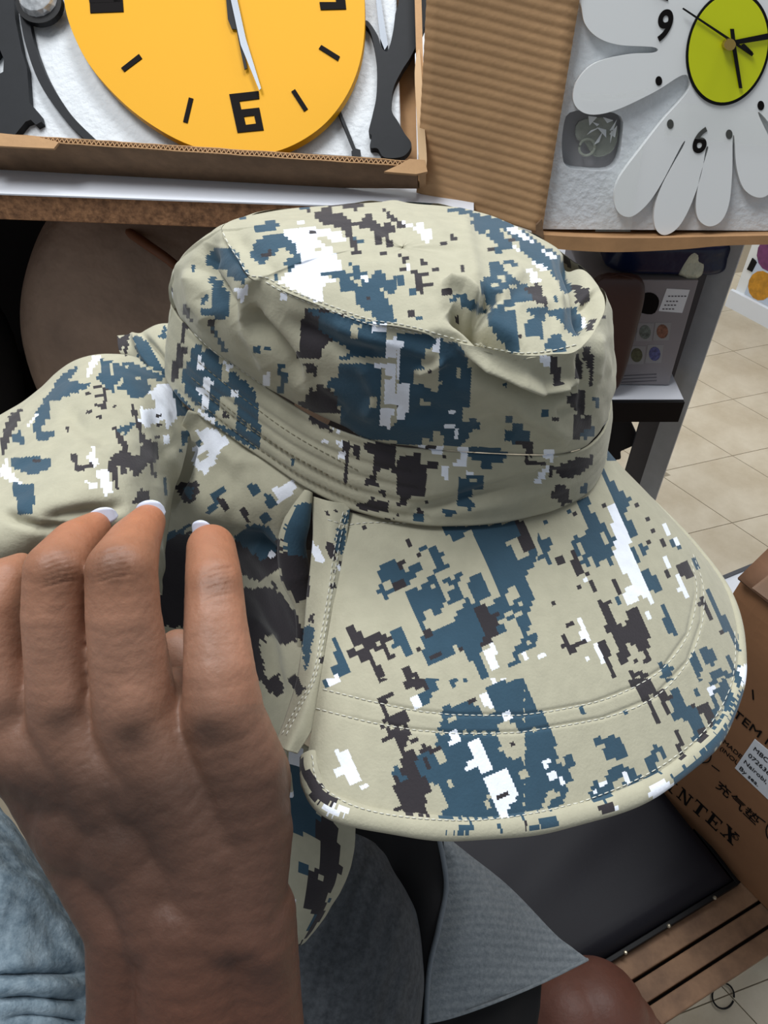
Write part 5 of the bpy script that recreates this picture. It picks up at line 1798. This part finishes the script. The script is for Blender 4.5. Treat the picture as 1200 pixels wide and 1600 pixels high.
rows = []
for (xa, xm, xb, y, f) in ((484, 512, 548, 782, 0), (488, 516, 543, 830, .12), (484, 514, 535, 900, .3), (474, 500, 522, 985, .5), (466, 488, 508, 1062, .7), (448, 468, 492, 1125, .86), (430, 447, 466, 1172, 1.0)):
    d_ = vl[0] * (1 - f) + vl[2] * f
    rows.append([(xa, y - 8, d_ + .004), (xm, y, d_ - 0.0035), (xb, y + 6, d_ - 0.001)])
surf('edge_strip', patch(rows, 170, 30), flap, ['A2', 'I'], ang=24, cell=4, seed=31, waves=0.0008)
rows = [[(440, 1150, .345), (485, 1170, .35), (525, 1215, .355), (556, 1280, .362)],
        [(440, 1250, .355), (475, 1262, .358), (515, 1290, .362), (553, 1330, .368)],
        [(440, 1330, .362), (475, 1345, .362), (510, 1360, .364), (540, 1375, .372)],
        [(440, 1410, .370), (468, 1415, .366), (495, 1420, .368), (515, 1420, .376)],
        [(440, 1490, .38), (455, 1485, .370), (468, 1478, .372), (478, 1470, .378)]]
surf('flap_tail', patch(rows, 120, 60), flap, [], ang=20, cell=4, seed=34, waves=0.0015)

# ---- stitching laid on the cloth
bvh = BVHTree.FromPolygons(BVH_V, BVH_F)


def stitches(lines, name, m, parent, dash=7, gap=3.2, r=0.00022, lift=0.00022):
    out_ = MB()
    for pts in lines:
        q = cr(pts, 400)
        seg = np.linalg.norm(np.diff(q, axis=0), axis=1)
        s = np.concatenate([[0], np.cumsum(seg)])
        t = 0
        while t + dash < s[-1]:
            pp_ = []
            for u_ in (t, t + dash / 2, t + dash):
                x, y = np.interp(u_, s, q[:, 0]), np.interp(u_, s, q[:, 1])
                d_ = ray(x, y)
                loc, nr_, i_, dist = bvh.ray_cast(CAM, d_.normalized(), 2.0)
                if loc is None:
                    break
                if nr_.dot(d_) > 0:
                    nr_ = -nr_
                pp_.append(loc + nr_ * lift)
            if len(pp_) == 3 and (pp_[2] - pp_[0]).length < 0.01:
                out_.tube(pp_, [r * .6, r, r * .6], 5)
            t += dash + gap
    o = out_.build(name, m, parent, smooth=True)
    tag(o, kind='stuff')
    return o


def off(pts, dx_, dy_):
    return [(x + dx_, y + dy_) for x, y in pts]


seam1 = [(297, 510), (328, 539), (365, 565), (425, 607), (476, 640), (530, 667), (600, 689), (655, 697), (708, 702), (792, 708), (850, 709), (888, 706), (918, 692), (938, 668)]
seam2 = [(345, 358), (357, 385), (372, 408), (390, 433), (416, 437), (445, 453), (503, 476), (576, 502), (620, 509), (660, 518), (720, 535), (780, 549), (816, 555), (858, 552), (905, 541)]
stitches([off(seam1, 0, 4), off(seam2, 0, -3), off(seam2[4:10], 0, 4)], 'stitching', M['thread'], hat)
stitches([[(300, 590), (360, 640), (440, 700), (520, 745)], [(310, 565), (380, 622), (460, 680), (560, 735)], [(320, 615), (400, 676), (480, 725), (560, 765)], [(310, 628), (390, 690), (470, 742), (560, 785)]],
         'quilting', mat('khaki_thread', (120, 114, 94), 0.9), hat, r=0.0002)
stitches([vis_lines[0][0], vis_lines[1][0], [(487, 1180), (497, 1222), (540, 1254), (600, 1272), (680, 1281), (760, 1281), (850, 1268), (930, 1245), (1010, 1210), (1070, 1170), (1110, 1130), (1138, 1080), (1148, 1030), (1147, 980)],
          [(546, 820), (580, 817), (640, 818)]], 'stitching', M['thread'], visor)
stitches([[(536, 800), (524, 850), (514, 920), (502, 990), (488, 1060), (464, 1105), (440, 1150)], [(542, 800), (530, 850), (519, 920), (507, 990), (492, 1060), (470, 1105), (446, 1152)],
          [(512, 812), (530, 818), (550, 825)]], 'stitching', M['thread'], flap)


# ================================================================ PERSON
person = empty('person', (-0.05, 0.03, 0.62), 'person in pale denim and a charcoal ribbed skirt pinching the hat with white-tipped fingers', 'person')
ICO = bmesh.new()
bmesh.ops.create_icosphere(ICO, subdivisions=3, radius=1.0)
IV = np.array([v.co[:] for v in ICO.verts])
IF = np.array([[v.index for v in f.verts] for f in ICO.faces])
ICO.free()


def flesh(name, chains, voxel, smooth_it, parent, m, tone, lines=(), step=0.28, bumps=()):
    V, F = [], []
    n = 0
    for ch in chains:
        ch = np.array([list(P(x, y, d + r / FPX * d * 0.0)) + [r * d / FPX] for x, y, d, r in ch])
        for a, b in zip(ch[:-1], ch[1:]):
            L_ = np.linalg.norm(b[:3] - a[:3])
            k = max(2, int(L_ / (min(a[3], b[3]) * step)))
            for t in np.linspace(0, 1, k):
                c = a * (1 - t) + b * t
                V.append(IV * c[3] + c[:3])
                F.append(IF + n)
                n += len(IV)
    V, F = np.vstack(V), np.vstack(F)
    tmp = mesh_obj('tmp', V.tolist(), F.tolist())
    r_ = tmp.modifiers.new('r', 'REMESH')
    r_.mode = 'VOXEL'
    r_.voxel_size = voxel
    s_ = tmp.modifiers.new('s', 'SMOOTH')
    s_.iterations = smooth_it
    s_.factor = 0.5
    dg = bpy.context.evaluated_depsgraph_get()
    dg.update()
    me = bpy.data.meshes.new_from_object(tmp.evaluated_get(dg))
    old = tmp.data
    bpy.data.objects.remove(tmp)
    bpy.data.meshes.remove(old)
    nv_ = len(me.vertices)
    co = np.empty(nv_ * 3)
    me.vertices.foreach_get('co', co)
    co = co.reshape(-1, 3)
    nm = np.empty(nv_ * 3)
    me.vertices.foreach_get('normal', nm)
    nm = nm.reshape(-1, 3)
    pp_, d_ = project(co)
    if lines:
        f_ = np.clip(np.einsum('ij,ij->i', nm, CAMn - co) * 6, 0, 1)
        dd = creases(pp_, lines)
        for bx, by, sx_, sy_, am in bumps:
            dd = dd + am * np.exp(-((pp_[:, 0] - bx) / sx_) ** 2 - ((pp_[:, 1] - by) / sy_) ** 2)
        co = co + nm * (dd * f_)[:, None]
        me.vertices.foreach_set('co', co.ravel())
    me.polygons.foreach_set('use_smooth', [True] * len(me.polygons))
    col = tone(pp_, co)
    at = me.attributes.new('tone', 'FLOAT_COLOR', 'POINT')
    c4 = np.ones((nv_, 4), np.float32)
    c4[:, :3] = col
    at.data.foreach_set('color', c4.ravel())
    me.materials.append(m)
    me.update()
    me.name = name
    o = bpy.data.objects.new(name, me)
    COL.objects.link(o)
    o.parent = parent
    o.matrix_parent_inverse = parent.matrix_basis.inverted()
    print(name, nv_)
    return o


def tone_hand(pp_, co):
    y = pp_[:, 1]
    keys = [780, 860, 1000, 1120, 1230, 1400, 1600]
    cols_ = np.array([lin(c) for c in ((172, 110, 78), (154, 106, 80), (158, 116, 94), (136, 99, 80), (82, 58, 46), (84, 58, 46), (88, 56, 42))])  # finger highlights and the darker lower hand are painted into this gradient
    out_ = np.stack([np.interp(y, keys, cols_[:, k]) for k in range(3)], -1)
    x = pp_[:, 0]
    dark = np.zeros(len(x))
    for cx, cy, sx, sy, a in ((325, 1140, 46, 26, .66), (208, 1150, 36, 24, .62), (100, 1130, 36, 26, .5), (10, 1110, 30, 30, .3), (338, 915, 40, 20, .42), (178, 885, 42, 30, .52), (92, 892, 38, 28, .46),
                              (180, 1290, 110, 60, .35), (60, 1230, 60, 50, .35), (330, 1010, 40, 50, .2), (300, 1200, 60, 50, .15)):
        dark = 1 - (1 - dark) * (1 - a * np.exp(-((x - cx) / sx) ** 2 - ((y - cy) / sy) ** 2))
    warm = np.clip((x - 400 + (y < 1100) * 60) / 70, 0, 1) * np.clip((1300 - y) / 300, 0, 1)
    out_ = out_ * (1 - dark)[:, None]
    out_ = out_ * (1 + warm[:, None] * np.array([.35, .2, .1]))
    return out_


H = 0.0
chains = [
    # fingers: index, middle, ring, little
    [(330, 857, .2435, 39), (334, 905, .233, 45), (337, 975, .226, 50), (343, 1050, .222, 57), (350, 1125, .224, 66)],
    [(231, 815, .238, 28), (208, 850, .228, 42), (190, 893, .216, 56), (193, 960, .217, 58), (203, 1040, .221, 62), (215, 1125, .224, 66)],
    [(150, 822, .240, 24), (117, 850, .230, 38), (88, 893, .220, 50), (86, 960, .221, 51), (95, 1040, .225, 54), (105, 1115, .229, 60)],
    [(34, 880, .240, 18), (8, 905, .234, 34), (-12, 950, .230, 44), (-4, 1030, .232, 48), (20, 1105, .236, 56)],
    # metacarpals
    [(350, 1125, .224, 66), (372, 1200, .228, 76), (385, 1300, .229, 74), (376, 1430, .226, 70)],
    [(215, 1125, .224, 66), (270, 1230, .225, 76), (320, 1330, .225, 76), (330, 1440, .224, 74)],
    [(105, 1115, .229, 60), (170, 1220, .229, 76), (235, 1330, .228, 76), (262, 1440, .225, 74)],
    [(20, 1105, .236, 56), (75, 1210, .238, 70), (145, 1320, .236, 76), (205, 1440, .229, 70)],
    # knuckle bridge and deep palm
    [(20, 1140, .240, 56), (105, 1150, .234, 64), (215, 1160, .229, 70), (350, 1160, .230, 68)],
    [(90, 1200, .252, 80), (190, 1240, .250, 90), (330, 1250, .250, 90)],
    [(180, 1300, .252, 90), (300, 1340, .250, 100), (340, 1300, .252, 90)],
    [(285, 1130, .230, 56), (325, 1220, .230, 70), (350, 1330, .229, 76)],
    [(160, 1130, .232, 54), (220, 1230, .231, 70), (285, 1330, .229, 76)],
    [(62, 1130, .238, 52), (120, 1220, .237, 68), (190, 1330, .233, 74)],
    [(40, 1150, .2425, 90), (150, 1195, .2380, 106), (260, 1205, .2345, 116), (350, 1225, .2365, 106)],
    [(160, 1270, .2375, 106), (230, 1290, .2355, 116), (300, 1380, .2350, 116), (306, 1460, .2385, 110), (306, 1560, .239, 110)],
    # webs
    [(150, 1040, .232, 40), (155, 1090, .230, 50)], [(50, 1045, .236, 36), (58, 1090, .236, 48)], [(276, 1075, .236, 34), (282, 1120, .232, 50)],
    # wrist and forearm
    [(205, 1440, .229, 70), (208, 1560, .231, 70), (200, 1750, .235, 76), (190, 2000, .24, 80)],
    [(300, 1430, .226, 90), (306, 1560, .227, 96), (306, 1750, .232, 104), (300, 2000, .238, 110)],
    [(390, 1430, .229, 74), (396, 1560, .232, 76), (404, 1750, .236, 84), (410, 2000, .242, 90)],
    [(300, 1400, .245, 100), (304, 1560, .247, 110), (306, 1750, .25, 120), (300, 2000, .255, 125)],
    # thumb tucked behind the index finger
    [(390, 1280, .246, 60), (372, 1180, .260, 54), (330, 1100, .268, 46), (296, 1040, .272, 38), (278, 1012, .274, 30)],
]
skl = []
bumps = [(412, 1495, 40, 34, .002), (330, 905, 40, 34, .0006), (180, 880, 46, 40, .0008), (92, 890, 40, 36, .0008)]
for cx, cy, w_ in ((340, 908, 26), (178, 878, 32), (92, 886, 28)):
    for k in range(-2, 4):
        skl.append(([(cx - w_, cy + k * 8 + 9), (cx, cy + k * 8 - 1), (cx + w_, cy + k * 8 - 6)], 1.9, -0.00042))
for cx, cy in ((350, 1100), (212, 1100), (105, 1090), (15, 1085)):
    bumps.append((cx, cy + 10, 36, 42, 0.0016))
for x0, y0, x1, y1 in ((350, 1140, 375, 1330), (215, 1140, 320, 1340), (105, 1130, 250, 1340)):
    skl.append(([(x0, y0), ((x0 + x1) / 2, (y0 + y1) / 2), (x1, y1)], 18, 0.0002))
skl += [([(150, 1470), (300, 1455), (450, 1475)], 9, -0.0001)]
rr = random.Random(12)
for k in range(60):
    x, y = rr.uniform(20, 400), rr.uniform(990, 1450)
    a_ = rr.uniform(-.9, -.3)
    l_ = rr.uniform(14, 34)
    skl.append(([(x, y), (x + l_ * math.cos(a_), y + l_ * math.sin(a_))], 2.2, -0.00012))
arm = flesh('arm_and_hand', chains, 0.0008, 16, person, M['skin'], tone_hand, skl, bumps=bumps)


def nail(cx, cy, d, rx, ry, rot):
    """small curved plate, slightly proud of the fingertip"""
    c = P(cx, cy, d)
    a_ = math.radians(rot)
    X = RT * math.cos(a_) + UP * math.sin(a_)
    Y = -RT * math.sin(a_) + UP * math.cos(a_)
    s = d / FPX
    vs, fs = [], []
    n_, k_ = 14, 6
    for j in range(k_ + 1):
        for i in range(n_ + 1):
            u_ = -1 + 2 * i / n_
            v_ = -1 + 2 * j / k_
            w_ = math.sqrt(max(0, 1 - u_ * u_))
            vs.append(c + X * (u_ * rx * s) + Y * (ry * s * (v_ * (0.25 + .75 * w_) )) - FW * (0.0022 * w_ ** 1.2 + 0.0006 * v_))
    for j in range(k_):
        for i in range(n_):
            q = j * (n_ + 1) + i
            fs.append((q, q + 1, q + n_ + 2, q + n_ + 1))
    o = MB().add(vs, fs).build('fingernail', M['nail'], person, smooth=True)
    sm_ = o.modifiers.new('s', 'SOLIDIFY')
    sm_.thickness = 0.0006
    return o


nail(316, 828, .2470, 16, 15, -4)
nail(236, 800, .2400, 22, 18, 12)
nail(162, 808, .2415, 22, 14, 16)

# ---- clothes and legs
def cloth(name, rows, nr, nc, m, waves=0.003, seed=0, parent=person, thick=0.0015, lines=(), scale=.03):
    G = patch(rows, nr, nc)
    pp_, _ = project(G.reshape(-1, 3))
    N = np.cross(np.gradient(G, axis=1), np.gradient(G, axis=0))
    N /= np.linalg.norm(N, axis=2, keepdims=True) + 1e-12
    if np.einsum('ijk,ijk->ij', N, CAMn - G).mean() < 0:
        N = -N
    U, V = np.meshgrid(np.arange(nc) * np.linalg.norm(np.diff(G, axis=1), axis=2).mean(), np.arange(nr) * np.linalg.norm(np.diff(G, axis=0), axis=2).mean())
    d_ = waves * (vnoise(U / scale, V / scale, seed) + .5 * vnoise(U / scale * 2.3, V / scale * 2.3, seed + 1) - .75)
    if lines:
        d_ = d_ + creases(pp_, lines).reshape(nr, nc)
    G = G + N * d_[..., None]
    F = [(r * nc + c, r * nc + c + 1, (r + 1) * nc + c + 1, (r + 1) * nc + c) for r in range(nr - 1) for c in range(nc - 1)]
    o = mesh_obj(name, G.reshape(-1, 3).tolist(), F, m, parent, True)
    s_ = o.modifiers.new('s', 'SOLIDIFY')
    s_.thickness = thick
    s_.offset = -1
    return o


rows = [[(-260, 1180, .47), (-120, 1190, .455), (-50, 1225, .455), (0, 1272, .47), (20, 1300, .50)],
        [(-260, 1330, .44), (-120, 1320, .41), (-20, 1320, .41), (62, 1352, .45), (75, 1370, .50)],
        [(-260, 1500, .43), (-100, 1480, .395), (20, 1450, .395), (110, 1440, .43), (150, 1450, .49)],
        [(-260, 1700, .42), (-80, 1640, .385), (60, 1600, .385), (160, 1580, .42), (210, 1590, .48)],
        [(-260, 1850, .42), (-80, 1820, .385), (80, 1800, .385), (180, 1780, .42), (240, 1790, .48)]]
cloth('jeans_leg', rows, 150, 120, M['jeans'], 0.005, 3, lines=[([(-20, 1528), (60, 1520), (135, 1515)], 7, -0.007), ([(-20, 1562), (60, 1560), (138, 1560)], 8, -0.006), ([(-20, 1545), (60, 1542), (138, 1540)], 8, 0.003), ([(0, 1590), (80, 1590), (140, 1595)], 8, -.005),
                                                           ([(20, 1370), (60, 1410), (110, 1470)], 10, .003)])
rows = [[(400, 1330, .43), (470, 1300, .42), (540, 1300, .425), (590, 1328, .44), (618, 1372, .475)],
        [(400, 1420, .41), (470, 1395, .405), (560, 1385, .41), (625, 1405, .43), (652, 1440, .47)],
        [(400, 1520, .40), (480, 1510, .395), (580, 1500, .40), (645, 1510, .425), (662, 1530, .47)],
        [(400, 1620, .395), (480, 1615, .39), (580, 1610, .395), (640, 1615, .42), (655, 1625, .47)],
        [(400, 1780, .39), (480, 1770, .385), (580, 1770, .39), (630, 1770, .42), (645, 1770, .47)]]
cloth('ribbed_skirt', rows, 140, 110, M['darkdenim'], 0.002, 7)
rows = [[(520, 1270, .475), (600, 1270, .47), (670, 1290, .462), (692, 1305, .46)],
        [(540, 1350, .472), (610, 1350, .468), (670, 1370, .458), (697, 1390, .457)],
        [(560, 1430, .47), (620, 1430, .466), (660, 1450, .455), (684, 1455, .452)],
        [(600, 1520, .468), (630, 1520, .464), (655, 1530, .455), (668, 1530, .452)],
        [(600, 1680, .466), (630, 1680, .462), (650, 1680, .455), (664, 1680, .452)]]
cloth('black_lining', rows, 90, 50, M['darkcloth'], 0.002, 11)
edge = cr([list(P(*q)) for q in ((684, 1300, .459), (694, 1350, .456), (697, 1392, .455), (685, 1452, .450), (669, 1530, .449), (664, 1680, .449))], 60)
MB().tube([Vector(p) for p in edge], 0.0016, 8).build('skirt_hem', mat('grey_hem', (112, 120, 128), 0.9, bump=(600, .4, .001)), person, smooth=True)
rows = [[(670, 1296, .485), (684, 1303, .485), (698, 1310, .487)],
        [(670, 1400, .475), (735, 1375, .48), (790, 1385, .495)],
        [(655, 1500, .465), (755, 1450, .47), (860, 1455, .50)],
        [(650, 1575, .462), (760, 1535, .468), (895, 1483, .505)],
        [(650, 1600, .462), (765, 1568, .468), (918, 1499, .507)]]
cloth('pale_denim_skirt', rows, 120, 110, M['greydenim'], 0.002, 15)
hem = cr([list(P(*q)) for q in ((650, 1600, .461), (700, 1590, .4625), (765, 1568, .466), (845, 1535, .485), (918, 1499, .506))], 60)
MB().tube([Vector(p) for p in hem], 0.0011, 6).build('skirt_hem', M['greydenim'], person, smooth=True)
rows = [[(640, 1580, .475), (740, 1560, .478), (845, 1515, .50)],
        [(640, 1640, .475), (740, 1620, .475), (838, 1600, .50)],
        [(640, 1760, .475), (740, 1740, .475), (825, 1740, .50)]]
cloth('black_shorts', rows, 60, 60, M['blackjersey'], 0.003, 19)


def tone_leg(pp_, co):
    x, y = pp_[:, 0], pp_[:, 1]
    b = np.array(lin((104, 66, 54)))
    out_ = np.tile(b, (len(x), 1))
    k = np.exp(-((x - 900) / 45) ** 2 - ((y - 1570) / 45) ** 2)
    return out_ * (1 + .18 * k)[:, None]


leg = flesh('knee', [[(800, 1660, .575, 110), (880, 1600, .57, 92), (925, 1590, .572, 86)], [(925, 1590, .572, 86), (965, 1660, .58, 92), (1000, 1760, .60, 100)], [(760, 1740, .57, 120), (860, 1700, .575, 120), (950, 1720, .585, 110)]],
            0.0022, 8, person, M['skin'], tone_leg)
